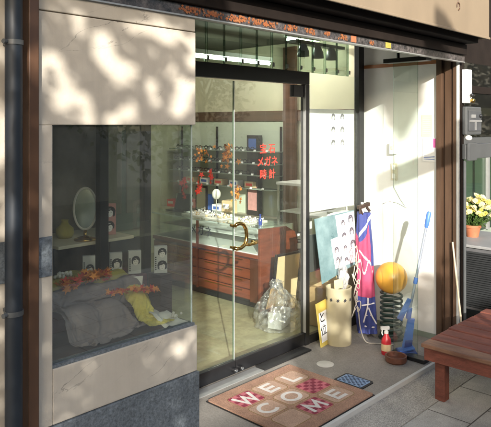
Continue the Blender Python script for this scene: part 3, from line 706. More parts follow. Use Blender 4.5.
# trays and things on the counter
for i, (y, lab) in enumerate(((4.75, 'tray of pale beads on the glass counter, far end by the black case'), (4.42, 'tray of pale beads on the middle of the glass counter'), (4.06, 'tray of pale beads on the glass counter nearest the door'))):
    tr = thing('bead_tray', lab, 'tray', (4.25, y, .801), 'bead trays on the counter')
    part('tray_base', B(4.14, 4.40, y - .13, y + .13, .801, .812), 'cloth_white', tr)
    q = random.Random(i); bd = MB()
    for k in range(70): 
        bd.m = q.choice((0, 0, 1, 2)); bd.sphere((q.uniform(4.15, 4.39), y + q.uniform(-.12, .12), .82 + q.uniform(0, .008)), q.uniform(.006, .012), 6)
    part('bead', bd, ['paper', 'tan', 'chrome'], tr)['kind'] = 'stuff'
lp = MB().obox((4.30, 5.12, .808), (1, 0, 0), (0, 1, 0), (0, 0, 1), .09, .11, .007); lp.obox((4.37, 5.12, .89), (.35, 0, 1), (0, 1, 0), (-1, 0, .35), .09, .12, .005)
one('hinged_case', lp, 'frame_black', 'open black hinged case on the far end of the glass counter', 'case', (4.3, 5.12, .801), bevel=.003)
one('blue_bottle', MB().lathe([(0, 0), (.016, 0), (.017, .05), (.008, .065), (.007, .09), (.010, .092), (.010, .1), (0, .1)], (4.20, 3.84, .801), 16), 'bottle_blue', 'tiny dark blue bottle at the door end of the counter', 'bottle', (4.2, 3.84, .801), smooth='auto')
cs = thing('counter_mirror', 'dark framed stand up mirror on the counter just inside the left door leaf', 'mirror', (4.40, 4.98, .801))
part('frame', MB().obox((4.40, 4.86, .94), (-.3, 1, 0), (1, .3, 0), (0, 0, 1), .07, .012, .14), 'frame_black', cs, bevel=.004)
part('glass', MB().obox((4.387, 4.856, .945), (-.3, 1, 0), (1, .3, 0), (0, 0, 1), .055, .002, .115), 'mirror', cs)

# ------------------------------------------------------------------ wall shelves and spectacles
ws = thing('wall_shelf', 'glass wall shelves for spectacles on the pale back panel behind the counter', 'shelf unit', (5.3, 5.5, .9))
part('back_panel', B(5.395, 5.4185, 4.555, 6.40, .30, 1.755), 'pale_green', ws)
SZ = (1.42, 1.276, 1.144, .988)
for z in SZ: part('shelf', B(5.20, 5.394, 4.57, 6.38, z - .012, z - .004), 'greygreen', ws)
for y in (4.60, 5.66, 6.34): part('upright', B(5.375, 5.3945, y - .012, y + .012, .60, 1.70), 'frame_black', ws)
def spectacles():
    r = thing('spectacles', 'pair of spectacles on display', 'spectacles', (0, 0, 0))
    fm = MB()
    for s in (-1, 1): fm.tube([(-.01, s * .036 + .026 * math.cos(a), .026 + .021 * math.sin(a)) for a in [2 * PI * k / 14 for k in range(14)]], .0042, 6, closed=True)
    fm.tube([(-.01, -.012, .032), (-.012, 0, .036), (-.01, .012, .032)], .003, 6)
    part('front_frame', fm, 'frame_black', r, smooth=True)
    for s in (-1, 1):
        part('temple', MB().tube([(-.008, s * .066, .034), (.03, s * .068, .034), (.10, s * .064, .032), (.125, s * .062, .012)], .0028, 6), 'frame_black', r, smooth=True)
        part('lens', MB().poly([(-.0095, s * .036 + .025 * math.cos(a), .026 + .020 * math.sin(a)) for a in [2 * PI * k / 14 for k in range(14)]]), 'lens', r)
    return r
rown = ('top', 'second', 'third'); first = spectacles(); used = False
for i in range(3):
    for k in range(8):
        o = first if not used else copy_tree(first); used = True
        o.location = (5.25, 4.95 + k * .18 + (i % 2) * .05, SZ[i] - .003)
        if k % 3 == 2:
            for ch in o.children:
                if ch.name.startswith('front'): ch.material_slots[0].link = 'OBJECT'; ch.material_slots[0].material = M['frame_brown']
        o['label'] = 'dark spectacles on the %s wall shelf behind the counter' % rown[i]; o['group'] = 'spectacles on the %s wall shelf' % rown[i]
q = random.Random(9)
for k in range(5):
    y = 4.98 + k * .26; mb = MB().obox((5.30, y, SZ[3] + .035), (1, 0, 0), (0, 1, 0), (0, 0, 1), .05, .07, .035); mb.m = 1; mb.box(5.249, 5.2495, y - .05, y + .05, SZ[3] + .02, SZ[3] + .05)
    one('goods_box', mb, ['paper' if k % 2 else 'tan', 'ink_blue' if k % 2 else 'red_sticker'], 'small %s carton on the lowest wall shelf' % ('white' if k % 2 else 'tan'), 'carton', (5.3, y, SZ[3]), '%s cartons on the lowest wall shelf' % ('white' if k % 2 else 'tan'))
for i in range(4):
    for k in range(9):
        y = 4.66 + k * .185 + i * .02; part('price_tag', MB().obox((5.206, y, SZ[i] + .006), (0, 1, 0), (.4, 0, 1), (1, 0, -.4), .018, .011, .0008), 'paper', ws)
lc = thing('low_cabinet', 'low pale cabinet with sliding doors under the wall shelves', 'cabinet', (5.25, 5.5, FZ))
part('carcass', B(5.06, 5.394, 4.60, 6.40, FZ, .66), 'beige', lc, bevel=.004)
for k in range(4): part('sliding_door', B(5.048, 5.0595, 4.62 + k * .445, 5.045 + k * .445, .12, .63), 'pale_green', lc, bevel=.003)
for k, (y, hgt, m_, nm_) in enumerate(((5.25, .16, 'tan', 'tan'), (5.42, .10, 'paper', 'white'), (5.66, .20, 'ink_blue', 'blue'), (5.88, .12, 'lens_print', 'rose'), (6.10, .18, 'greygreen', 'grey green'), (6.28, .09, 'red_sticker', 'red'))):
    mb = MB().obox((5.20, y, .661 + hgt / 2), (1, .1, 0), (-.1, 1, 0), (0, 0, 1), .06, .07, hgt / 2); mb.m = 1; mb.obox((5.138, y, .661 + hgt * .6), (1, .1, 0), (-.1, 1, 0), (0, 0, 1), .0006, .045, hgt * .18)
    one('goods_box', mb, [m_, 'paper' if m_ != 'paper' else 'ink_blue'], '%s carton standing on the low cabinet under the wall shelves' % nm_, 'carton', (5.2, y, .661), bevel=.003)
wp = MB().box(5.414, 5.4188, 3.72, 4.02, 1.35, 1.72); wp.m = 1; wp.box(5.4125, 5.4138, 3.76, 3.98, 1.52, 1.69); wp.m = 2
for k in range(4): wp.box(5.4125, 5.4138, 3.76, 3.98 - .04 * k, 1.39 + k * .026, 1.40 + k * .026)
one('wall_poster', wp, ['paper', 'lens_print', 'ink_soft'], 'poster with a rose picture on the shop wall right of the wooden pilaster', 'poster', (5.416, 3.87, 1.35))
tl = MB().tube([(4.32, 4.55, .801), (4.32, 4.55, .98)], .006, 8); tl.lathe([(0, 0), (.05, 0), (.05, .008), (0, .012)], (4.32, 4.55, .801), 20); tl.sphere((4.32, 4.55, 1.02), .045, 16, (1, 1, 1.2))
one('display_bust', tl, 'cloth_white', 'small pale display bust on the glass counter among the bead trays', 'bust', (4.32, 4.55, .801), smooth='auto')
pl = MB().box(5.30, 5.372, 4.88, 5.06, .65, 1.60); pl.m = 1; pl.box(5.297, 5.2995, 4.90, 5.04, .72, 1.0); pl.m = 2; pl.box(5.297, 5.2995, 4.91, 5.03, 1.44, 1.56)
one('poster_stand', pl, ['frame_black', 'lens_print', 'ink_blue'], 'narrow black poster panel with a portrait low down, on the shelf wall', 'poster', (5.34, 4.97, .65))
pp = MB().box(5.36, 5.394, 4.37, 4.55, .3, 2.6)
one('wood_pilaster', pp, 'wood_band', 'dark brown wooden pilaster on the shop wall right of the shelves', 'pilaster', (5.38, 4.46, .3))
# leaf decorations hung in the shop and on the door glass
def hang(x, y, z, n, r, mats, label, seed, sp=(.03, .01, .035)):
    leaves('leaf_garland', label, [(x, y, z + .08), (x + .01, y, z), (x - .005, y, z - .06)], n, sp, r, mats, seed, 'leaf garland', True)
RL = ['red_leaf', 'red_sticker', 'brown_leaf']; OL = ['orange_leaf', 'brown_leaf', 'brown_leaf']
for x_, z_, sd_, lb_ in ((2.46, 1.345, 11, 'leftmost of three small red leaf sprigs on the door glass'), (2.585, 1.355, 12, 'middle one of three small red leaf sprigs on the door glass'), (2.69, 1.39, 16, 'rightmost of three small red leaf sprigs on the door glass')):
    leaves('leaf_garland', lb_, [(x_, 2.885, z_ + .045), (x_ + .006, 2.885, z_), (x_ - .004, 2.885, z_ - .04)], 10, (.010, .003, .016), .021, RL, sd_, 'leaf garland', True)
hang(4.55, 4.62, 1.44, 26, .034, OL, 'orange leaf bunch hanging above the spectacle shelves', 13, (.03, .05, .05))
hang(4.75, 5.25, 1.40, 26, .024, OL, 'rusty orange leaf bunch left of the meeting edge of the doors', 14, (.02, .06, .03))
hang(4.40, 4.35, 1.03, 26, .026, OL, 'orange leaf bunch hanging low over the counter', 15, (.03, .04, .04))
# ceiling lights
def ceiling_tube(x0, x1, y, z, label):
    r = thing('ceiling_light', label, 'ceiling light', ((x0 + x1) / 2, y, z + .09))
    part('housing', B(x0, x1, y - .025, y + .025, z + .045, z + .09), 'plastic_white', r, bevel=.004)
    part('tube', MB().tube([(x0 + .03, y, z + .02), (x1 - .03, y, z + .02)], .014, 12), 'tube', r, smooth='auto')
ceiling_tube(3.95, 5.1, 4.5, 2.37, 'lit fluorescent tube seen through the panes above the door')
ceiling_tube(4.75, 5.3, 4.0, 2.56, 'short lit fluorescent tube above the right hand window')
ceiling_tube(2.2, 3.4, 4.9, 2.54, 'lit fluorescent tube deeper inside the shop')
tk = thing('spotlight_rail', 'dark ceiling rail with three round spotlights behind the panes above the side window', 'spotlight', (4.95, 3.75, 2.5))
part('rail', B(4.55, 5.35, 3.70, 3.80, 2.50, 2.53), 'black', tk)
for x in (4.72, 4.95, 5.18): part('lamp', MB().lathe([(0, .04), (.03, .04), (.055, -.02), (.06, -.075), (.052, -.075), (.045, -.03), (0, -.02)], (x, 3.75, 2.46), 20), 'meter', tk, smooth=True)

# ------------------------------------------------------------------ behind the right door leaf
bag = thing('plastic_bag', 'clear crumpled plastic bag holding a white carton on the floor inside the door', 'plastic bag', (3.86, 3.33, FZ))
def crumple(c, r, sq, seed, amp=.22, n=26, neck=0):
    mb = MB(); mb.sphere((0, 0, 0), 1, n)
    for v in mb.bm.verts:
        d = v.co.normalized(); k = 1 + amp * (noise.noise(d * 2.1 + Vector((seed, 0, 0))) + .6 * noise.noise(d * 5 + Vector((0, seed, 0))) + .35 * noise.noise(d * 11 + Vector((0, 0, seed))) + .25 * abs(noise.noise(d * 19 + Vector((seed, seed, 0)))))
        w = 1 - neck * max(0, d.z) ** 1.3; v.co = Vector(c) + Vector((d.x * sq[0] * w, d.y * sq[1] * w, d.z * sq[2])) * (r * k)
        if v.co.z < FZ + .003: v.co.z = FZ + .003
    return mb
part('film', crumple((3.86, 3.33, .17), .195, (1.08, .9, 1.25), 3.3, .20, 90, .62), 'film', bag, smooth=True)
part('carton', MB().obox((3.87, 3.325, .135), (.9, .3, 0), (-.3, .9, 0), (.05, 0, 1), .10, .06, .065), 'paper_grey', bag, bevel=.004)
part('card_flap', MB().obox((3.84, 3.37, .30), (.95, .2, 0), (-.2, .9, .3), (0, -.3, 1), .07, .003, .09), 'cardboard', bag)
part('tied_neck', crumple((3.85, 3.34, .41), .045, (1.2, 1, .8), 5.1, .5, 40), 'film', bag, smooth=True)
pn = thing('framed_panel', 'tan panel in a dark frame leaning behind the plastic bag', 'framed panel', (4.2, 3.52, FZ))
part('frame', MB().obox((4.19, 3.53, .33), (1, -.1, 0), (.1, 1, .12), (0, -.12, 1), .15, .012, .27), 'frame_black', pn, bevel=.004)
part('board', MB().obox((4.189, 3.516, .33), (1, -.1, 0), (.1, 1, .12), (0, -.12, 1), .132, .003, .25), 'tan', pn)
for i, (z, lb_) in enumerate(((.625, 'upper'), (.535, 'lower'))):
    mb = MB().obox((4.62, 3.70, z + .04), (1, -.4, 0), (.4, 1, 0), (0, 0, 1), .06, .012, .038); mb.m = 1; mb.obox((4.614, 3.686, z + .04), (1, -.4, 0), (.4, 1, 0), (0, 0, 1), .045, .003, .026)
    one('photo_frame', mb, ['frame_black', 'paper'], '%s of two small black photo frames beside the counter end' % lb_, 'photo frame', (4.62, 3.7, z))
one('frame_stand', B(4.55, 4.70, 3.66, 3.78, FZ, .534), 'counter_dark', 'dark stand carrying the two small photo frames', 'stand', (4.62, 3.7, FZ))
sc = thing('glass_showcase', 'upright glass showcase with pale metal corners beside the shop wall', 'showcase', (5.05, 4.05, FZ))
part('base', B(4.88, 5.22, 3.90, 4.22, FZ, .55), 'paper_grey', sc, bevel=.004)
part('case_glass', B(4.895, 5.205, 3.915, 4.205, .551, 1.10), 'glass', sc)
for x in (4.88, 5.205):
    for y in (3.90, 4.205): part('corner_post', B(x, x + .015, y, y + .015, .551, 1.10), 'chrome', sc)
part('lid', B(4.87, 5.23, 3.89, 4.23, 1.101, 1.13), 'plastic_white', sc, bevel=.004)
part('shelf', B(4.898, 5.20, 3.918, 4.20, .82, .83), 'paper', sc)

# ------------------------------------------------------------------ behind the side window
ps = MB().box(3.748, 4.372, 2.936, 2.939, 1.05, 1.845)
o_ = Vector((3.75, 2.9355, 1.05))
heads(ps, (o_, Vector((1, 0, 0)), Vector((0, 0, 1))), [(.33 + a * .125, .735 - b * .105) for a in (0, 1) for b in range(3)], .027, 1, 2)
one('window_poster', ps, ['paper', 'ink_soft', 'paper'], 'large white poster with six small portraits hung inside the side window', 'poster', (4.06, 2.938, 1.05))
tb = thing('side_table', 'white topped table with papers behind the side window', 'table', (4.64, 3.23, FZ))
part('top', B(4.34, 4.95, 3.02, 3.44, .90, .925), 'paper', tb, bevel=.004)
for x in (4.36, 4.90):
    for y in (3.04, 3.39): part('leg', B(x, x + .03, y, y + .03, FZ, .8995), 'plastic_white', tb)
for i, (x, y, a, hgt, m_, l_) in enumerate(((4.44, 3.14, .2, .05, 'paper', 'stack of white papers on the left of the table'), (4.62, 3.16, -.3, .08, 'plastic_white', 'white carton in the middle of the table'), (4.80, 3.14, .1, .11, 'beige', 'beige carton on the right of the table behind the side window'))):
    one('paper_stack' if i == 0 else 'carton', MB().obox((x, y, .9255 + hgt / 2), (math.cos(a), math.sin(a), 0), (-math.sin(a), math.cos(a), 0), (0, 0, 1), .09, .07, hgt / 2), m_, l_, 'papers' if i == 0 else 'carton', (x, y, .926), bevel=.003)
def cbox(x, y, z, a, hx, hy, hz, label, m_='cardboard'):
    ux = (math.cos(a), math.sin(a), 0); uy = (-math.sin(a), math.cos(a), 0)
    mb = MB().obox((x, y, z + hz), ux, uy, (0, 0, 1), hx, hy, hz); mb.m = 1; mb.obox((x, y, z + 2 * hz + .0006), ux, uy, (0, 0, 1), hx * .995, .02, .0005)
    mb.obox(Vector((x, y, z + hz * 1.55)) - Vector(uy) * (hy + .0006), ux, uy, (0, 0, 1), .02, .0005, hz * .44)
    return one('cardboard_box', mb, [m_, 'tan'], label, 'cardboard box', (x, y, z), bevel=.002)
cbox(4.22, 3.10, FZ, .1, .13, .12, .16, 'brown cardboard box on the floor behind the side window')
cbox(4.23, 3.10, .381, -.15, .11, .10, .08, 'smaller cardboard box on top of the brown floor box', 'tan')
cbox(4.53, 3.16, FZ, .05, .14, .14, .22, 'taller cardboard box behind the cream cylinder', 'tan')
gp = MB().obox((3.90, 2.97, .72), (1, 0, 0), (0, 1, .1), (0, -.1, 1), .13, .005, .15)
one('grey_board', gp, 'meter', 'shiny grey board leaning inside the side window above the boxes', 'board', (3.88, 3.0, .57))

# ------------------------------------------------------------------ outside, right of the door
us = thing('umbrella_stand', 'cream cylinder stand with a row of flower shaped holes, by the side window', 'umbrella stand', (3.90, 2.755, FZ))
part('cylinder', MB().lathe([(0, 0), (.094, 0), (.096, .005), (.096, .418), (.0985, .422), (.0985, .43), (.090, .432), (.090, .40), (.088, .02), (0, .02)], (3.90, 2.755, FZ), 48), 'stand_cream', us, smooth='auto')
for k in range(11):
    a = 2 * PI * k / 11 + .27; c = Vector((3.90 + .0962 * math.cos(a), 2.755 + .0962 * math.sin(a), FZ + .345)); ux = Vector((-math.sin(a), math.cos(a), 0))
    part('flower_hole', MB().plate([(x * (1 if i % 2 == 0 else 1), y) for i, (x, y) in enumerate(star(6, .0165, .008, .2))], (c, ux, (0, 0, 1)), .0008), 'ink', us)
for i, (x, y, r, sq, m_, lab, sd) in enumerate(((3.935, 2.74, .07, (.55, .5, 1.2), 'film', 'crumpled clear wrapping sticking out of the cream cylinder', 2.2), )):
    one('wrapping', crumple((x, y, .56), r, sq, sd, .35, 24), m_, lab, 'wrapping', (x, y, .49))
one('wrapping', crumple((3.955, 2.745, .54), .06, (.6, .5, 1.25), 7.7, .5, 22), 'paper_grey', 'crumpled silvery wrapping paper in the cream cylinder', 'wrapping', (3.955, 2.745, .49))
one('paper_scrap', MB().obox((3.875, 2.74, .515), (.8, -.5, .2), (.3, .5, .1), (-.1, 0, 1), .035, .003, .035), 'tan', 'folded tan paper scrap in the cream cylinder', 'paper', (3.875, 2.74, .49))
wl = MB().tube([(3.93, 2.78, .2), (3.97, 2.80, .60), (3.99, 2.79, .70)], .006, 8)
one('umbrella_rod', wl, 'chrome', 'thin metal rod standing in the cream cylinder', 'rod', (3.93, 2.78, .2), smooth=True)
# yellow sign
sg = thing('yellow_sign', 'yellow edged white sign board with black characters leaning behind the cream cylinder', 'sign', (3.795, 2.83, FZ))
ux = Vector((.99, .10, .06)).normalized(); uz = Vector((-.07, .10, 1)).normalized(); un = ux.cross(uz).normalized()
oo = Vector((3.795, 2.815, .222))
part('board', MB().obox(oo, ux, un, uz, .085, .004, .165), 'yellow', sg, bevel=.002)
part('face', MB().obox(oo + un * .0046 + uz * -.02, ux, un, uz, .066, .0006, .11), 'paper', sg)
tx = MB(); tx.text('と', (oo + un * .0058 + uz * .045 - ux * .028, ux, uz), .085, .0004, .002); tx.text('位', (oo + un * .0058 - uz * .05 - ux * .026, ux, uz), .085, .0004, .002)
part('lettering', tx, 'ink', sg)
# portrait board
pb = thing('portrait_board', 'tilted teal board with a white sheet of small portraits, above the cream cylinder', 'display board', (4.0, 2.83, .5))
ux = Vector((1, -.02, .02)).normalized(); uz = Vector((-.02, .10, 1)).normalized(); un = ux.cross(uz).normalized(); oo = Vector((3.995, 2.835, .775))
part('board', MB().plate([(-.235, -.25), (.25, -.17), (.255, .25), (-.255, .24)], (oo, ux, uz), .006), 'teal', pb)
sh_ = MB().plate([(-.03, -.10), (-.02, -.17), (.246, -.15), (.25, .24), (.02, .235), (.02, .05), (-.075, .04), (-.055, -.16)], (oo + un * .0065, ux, uz), .001)
part('sheet', MB().plate([(-.06, -.17), (.243, -.155), (.247, .24), (.0, .235), (.01, .07), (-.085, .06)], (oo + un * .0065, ux, uz), .001), 'paper', pb); sh_.bm.free()
for pq in [(.09 + a * .105, .165 - b * .10 + a * .02) for a in (0, 1) for b in range(3)] + [(-.025, -.03), (-.02, -.11), (.09, -.13)]:
    hd = MB(); heads(hd, (oo + un * .0076, ux, uz), [pq], .034 if pq[0] > .15 else .026, 0, 1); part('portrait', hd, ['ink_soft', 'skin_print'], pb)
part('support_leg', MB().tube([(4.02, 2.845, .60), (4.02, 2.865, FZ)], .008, 8), 'black', pb)
# furled banner
bn = thing('furled_banner', 'furled pink and blue advertising banner standing in the corner', 'banner', (4.22, 2.70, FZ))
NZ, NA = 220, 110
def brad(t, a):
    r = .098 * (1 - t) ** .9 + .056 * t ** .8 if t < 1 else .05
    r = .096 - .030 * t
    return r * (1 + .10 * math.sin(3 * a + 4 * t) + .07 * math.sin(7 * a - 9 * t) + .10 * noise.noise(Vector((math.cos(a) * 2, math.sin(a) * 2, t * 6))))
def bpos(t, a):
    r = brad(t, a); return Vector((4.205 + .03 * t + r * .85 * math.cos(a), 2.695 + .06 * t + r * .8 * math.sin(a), FZ + .03 + t * .93))
mb = MB(); gv = [[mb.bm.verts.new(bpos(i / NZ, 2 * PI * k / NA)) for k in range(NA)] for i in range(NZ + 1)]
for i in range(NZ):
    for k in range(NA):
        t_ = (i + .5) / NZ; a_ = ((k + .5) / NA * 2 * PI - PI * 1.25 + PI) % (2 * PI) - PI   # a_=0 faces the street side
        c = 1 if .30 < t_ < .86 + .10 * math.sin(a_ * 1.3 - .6) else 0
        if c == 1 and a_ > .75 and t_ > .55: c = 0
        if abs(t_ - (.88 + .08 * a_)) < .016 and -1 < a_ < 1.3: c = 2
        if abs(t_ - (.55 + .05 * math.sin(a_ * 5))) < .010 and abs(a_) < 1.1: c = 2
        if abs(t_ - (.62 - .07 * a_)) < .010 and abs(a_) < .9: c = 2
        mb.m = c; mb._f((gv[i][k], gv[i][(k + 1) % NA], gv[i + 1][(k + 1) % NA], gv[i + 1][k]))
mb.m = 0; mb._f(gv[0][::-1]); mb._f(gv[-1])
# characters: strokes laid on the cloth
def stroke(pts, wd, m_):
    mb.m = m_
    P = []
    for a_, t_ in pts:
        a = a_ + PI * 1.25; p = bpos(t_, a); ax = Vector((4.205 + .03 * t_, 2.695 + .06 * t_, p.z)); P.append(p + (p - ax).normalized() * .004)
    mb.tube(spline(P), wd, 6)
for dz in (0,):
    stroke([(-.7, .23), (0, .245), (.7, .25)], .006, 2); stroke([(0, .30), (-.1, .22), (-.6, .09)], .006, 2); stroke([(0, .22), (.3, .15), (.75, .08)], .006, 2); stroke([(-.35, .15), (.3, .16)], .007, 2); stroke([(-.5, .06), (.5, .055)], .007, 2)
part('cloth', mb, ['banner_blue', 'banner_pink', 'banner_white'], bn, smooth=True)
part('pole', MB().tube([(4.215, 2.70, FZ), (4.23, 2.76, 1.10)], .011, 10), 'plastic_white', bn, smooth='auto')
cl = MB().tube([(4.20, 2.735, 1.0), (4.16, 2.735, 1.06), (4.155, 2.73, 1.02)], .010, 8); cl.obox((4.225, 2.745, 1.075), (1, -.5, .3), (.3, 1, 0), (0, 0, 1), .05, .018, .014); cl.tube([(4.25, 2.73, 1.06), (4.275, 2.72, 1.03)], .012, 8); cl.tube([(4.19, 2.75, 1.07), (4.185, 2.75, 1.0)], .008, 8)
part('pole_clip', cl, 'dark_wood', bn, bevel=.003)
# tangled cord
q = random.Random(21); pts = []
for k in range(58):
    s = k / 57; pts.append((4.055 + .028 * math.sin(k * .9) + q.uniform(-.008, .008), 2.70 + .02 * math.cos(k * .7) + q.uniform(-.008, .008), .74 - .48 * s + .05 * math.sin(k * 1.25)))
cdm = MB().tube(spline(pts, 4), .0036, 6)
cdm.tube(spline([pts[-1], (4.05, 2.66, .16), (4.03, 2.60, .075), (4.06, 2.54, .067), (4.10, 2.48, .067), (4.13, 2.42, .067)]), .0045, 6)
one('tangled_cord', cdm, 'cord', 'tangled off white cord hanging beside the furled banner', 'cord', (4.08, 2.71, .5), smooth=True)
# coil and ball
cl = thing('coil_stand', 'dark green coil spring stand with a flat foot ring, under the orange ball', 'coil spring', (4.27, 2.52, FZ))
T = 8.5; cl_pts = [(4.27 + .081 * math.cos(2 * PI * T * s), 2.52 + .081 * math.sin(2 * PI * T * s), FZ + .02 + .34 * s) for s in [k / 260 for k in range(261)]]
part('coil', MB().tube(cl_pts, .0088, 8), 'coil', cl, smooth=True)
part('foot_ring', MB().lathe([(.06, 0), (.098, 0), (.098, .014), (.06, .014), (.06, 0)], (4.27, 2.52, FZ), 36), 'coil', cl, smooth='auto')
bl = MB().sphere((4.27, 2.52, .530), .122, 48)
one('exercise_ball', bl, 'ball', 'shiny orange ball resting on the green coil', 'ball', (4.27, 2.52, .41), smooth=True)
# spray bottle
sb = thing('spray_bottle', 'red trigger spray bottle with a white head on the entrance floor', 'spray bottle', (3.945, 2.37, FZ))
part('bottle', MB().lathe([(0, 0), (.033, 0), (.036, .008), (.036, .09), (.033, .11), (.018, .135), (.014, .15), (0, .15)], (3.945, 2.37, FZ), 28), 'spray_red', sb, smooth='auto')
part('label', MB().lathe([(.0364, .03), (.0364, .078)], (3.945, 2.37, FZ), 28), 'tan', sb, smooth=True)
hd = MB().lathe([(0, .15), (.016, .15), (.016, .168), (.010, .17), (.010, .18), (0, .18)], (3.945, 2.37, FZ), 16); ax = Vector((-.8, .55, 0)).normalized()
hd.obox(Vector((3.945, 2.37, FZ + .190)) + ax * .010, ax, Vector((0, 0, 1)).cross(ax), (0, 0, 1), .032, .010, .011); hd.tube([Vector((3.945, 2.37, FZ + .182)) + ax * .03, Vector((3.945, 2.37, FZ + .155)) + ax * .034, Vector((3.945, 2.37, FZ + .14)) + ax * .028], .005, 8)
part('trigger_head', hd, 'plastic_white', sb, bevel=.002)
# bowl
one('round_bowl', MB().lathe([(0, 0), (.066, 0), (.075, .012), (.075, .045), (.071, .048), (.064, .045), (.060, .018), (.03, .014), (.01, .02), (0, .02)], (3.865, 2.245, FZ), 36), 'bowl', 'low round reddish brown bowl on the floor near the glass screen', 'bowl', (3.865, 2.245, FZ), smooth='auto')
# glass screen
gs = thing('glass_screen', 'narrow upright glass screen on a black foot, between the bowl and the blue mop', 'glass screen', (3.99, 2.22, FZ))
part('foot', B(3.95, 4.03, 2.075, 2.34, FZ, FZ + .028), 'black', gs, bevel=.004)
part('pane', B(3.986, 3.992, 2.145, 2.335, FZ + .0285, 2.168), 'wing_glass', gs)
part('pane_edge', MB().box(3.987, 3.991, 2.1425, 2.1445, FZ + .0285, 2.168), 'edge_glass', gs)
part('pane_edge', MB().box(3.987, 3.991, 2.3355, 2.3365, FZ + .0285, 2.168), 'edge_glass', gs)
part('top_channel', B(3.95, 4.03, 2.06, 2.40, 2.1685, 2.20), 'black', gs, bevel=.003)
part('hanger', MB().tube([(3.99, 2.30, 2.20), (3.99, 2.30, 2.459)], .012, 10), 'black', gs, smooth='auto')
# mop
mp = thing('flat_mop', 'blue flat mop standing upright behind the glass screen, leaning on the jamb', 'mop', (4.07, 2.26, FZ))
P0, P1 = Vector((4.085, 2.262, .36)), Vector((4.18, 2.155, 1.09))
part('shaft', MB().tube([P0, P0.lerp(P1, .86)], .010, 12), 'shaft', mp, smooth='auto')
part('grip', MB().tube([P0.lerp(P1, .84), P0.lerp(P1, .87), P0.lerp(P1, .98), P1], [.012, .016, .017, .010], 12), 'mop_blue', mp, smooth='auto')
part('collar', MB().tube([P0.lerp(P1, .28), P0.lerp(P1, .34)], .015, 12), 'mop_blue', mp, smooth='auto')
rx = Vector((.69, -.72, 0)); fx = Vector((-.72, -.69, 0))
uzz = (rx * .16 + Vector((0, 0, 1))).normalized()
part('mop_plate', MB().obox(Vector((4.075, 2.262, .20)), rx, fx, uzz, .036, .012, .115, .72), 'mop_blue', mp, bevel=.006)
part('pad_clip', MB().obox(Vector((4.075, 2.262, .13)) + fx * .016 + rx * -.006, rx, fx, uzz, .026, .006, .03), 'mop_dark', mp, bevel=.004)
part('pad', MB().obox(Vector((4.052, 2.275, FZ + .017)) + fx * .02, rx, fx, (0, 0, 1), .068, .055, .016), 'mop_dark', mp, bevel=.008)
part('pad_holder', MB().obox(Vector((4.052, 2.275, FZ + .040)) + fx * .015, (rx + Vector((0, 0, .25))), fx, (0, 0, 1), .056, .04, .008), 'mop_blue', mp, bevel=.005)
part('squeeze_lever', MB().obox(Vector((4.048, 2.285, .385)) + fx * .015, (rx - Vector((0, 0, .5))), fx, (rx * .5 + Vector((0, 0, 1))), .022, .010, .085, .75), 'mop_blue', mp, bevel=.006)
part('joint', MB().tube([P0 - Vector((.006, -.006, .05)), P0 + Vector((.002, -.002, .03))], .019, 12), 'mop_blue', mp, smooth='auto')
# stick
one('thin_stick', MB().tube([(4.31, 1.94, .004), (4.44, 2.10, .84)], [.008, .0065], 10), 'stick', 'thin pale stick leaning against the brown jamb behind the bench', 'stick', (4.31, 1.94, 0), smooth='auto')
# things on the return wall
sx = 4.48
s1 = thing('switch_box', 'small white switch box on the return wall above the outlet', 'switch box', (sx, 2.61, 1.53))
part('box', B(sx - .05, sx - .0005, 2.585, 2.635, 1.485, 1.585), 'plastic_white', s1, bevel=.005)
part('rocker', B(sx - .055, sx - .0505, 2.60, 2.62, 1.52, 1.55), 'beige', s1, bevel=.002)
s2 = thing('wall_outlet', 'beige double outlet on the return wall below the switch box', 'outlet', (sx, 2.62, 1.34))
part('plate', B(sx - .010, sx - .0005, 2.585, 2.645, 1.27, 1.41), 'beige', s2, bevel=.003)
for z in (1.305, 1.375): part('socket', B(sx - .016, sx - .0105, 2.60, 2.632, z - .02, z + .02), 'plastic_white', s2, bevel=.003)
cb_ = MB().tube([(sx - .012, 2.61, 1.29), (sx - .02, 2.60, 1.22), (sx - .008, 2.56, 1.13), (sx - .008, 2.52, 1.08), (sx - .008, 2.50, 1.06)], .003, 6)
cb_.tube([(sx - .006, 2.72, 1.07), (sx - .008, 2.66, 1.10), (sx - .008, 2.58, 1.09), (sx - .008, 2.50, 1.06)], .003, 6); cb_.tube([(sx - .006, 2.61, 1.48), (sx - .006, 2.612, 1.41)], .003, 6)
one('wall_cable', cb_, 'plastic_white', 'thin pale cable hanging down the return wall from the outlet', 'cable', (sx, 2.6, 1.29), smooth=True)
cal = MB().box(sx - .006, sx - .0005, 2.250, 2.365, 1.435, 1.62); cal.m = 1
for k in range(3): cal.box(sx - .0072, sx - .0062, 2.262, 2.353, 1.452 + k * .012, 1.456 + k * .012)
cal.m = 2; cal.box(sx - .0072, sx - .0062, 2.252, 2.275, 1.545, 1.615)
one('wall_notice', cal, ['paper', 'ink_blue', 'ink_pink'], 'white notice with a pink corner and blue lines on the return wall beside the jamb', 'notice', (sx, 2.3, 1.43))
nt_ = MB().box(sx - .004, sx - .0005, 2.285, 2.375, 1.63, 1.80); nt_.m = 1
for k in range(9): nt_.box(sx - .0052, sx - .0042, 2.298, 2.362, 1.65 + k * .016, 1.6535 + k * .016)
one('wall_notice', nt_, ['beige', 'paper_grey'], 'faded beige notice with grey lines above the white notice on the return wall', 'notice', (sx, 2.33, 1.63))

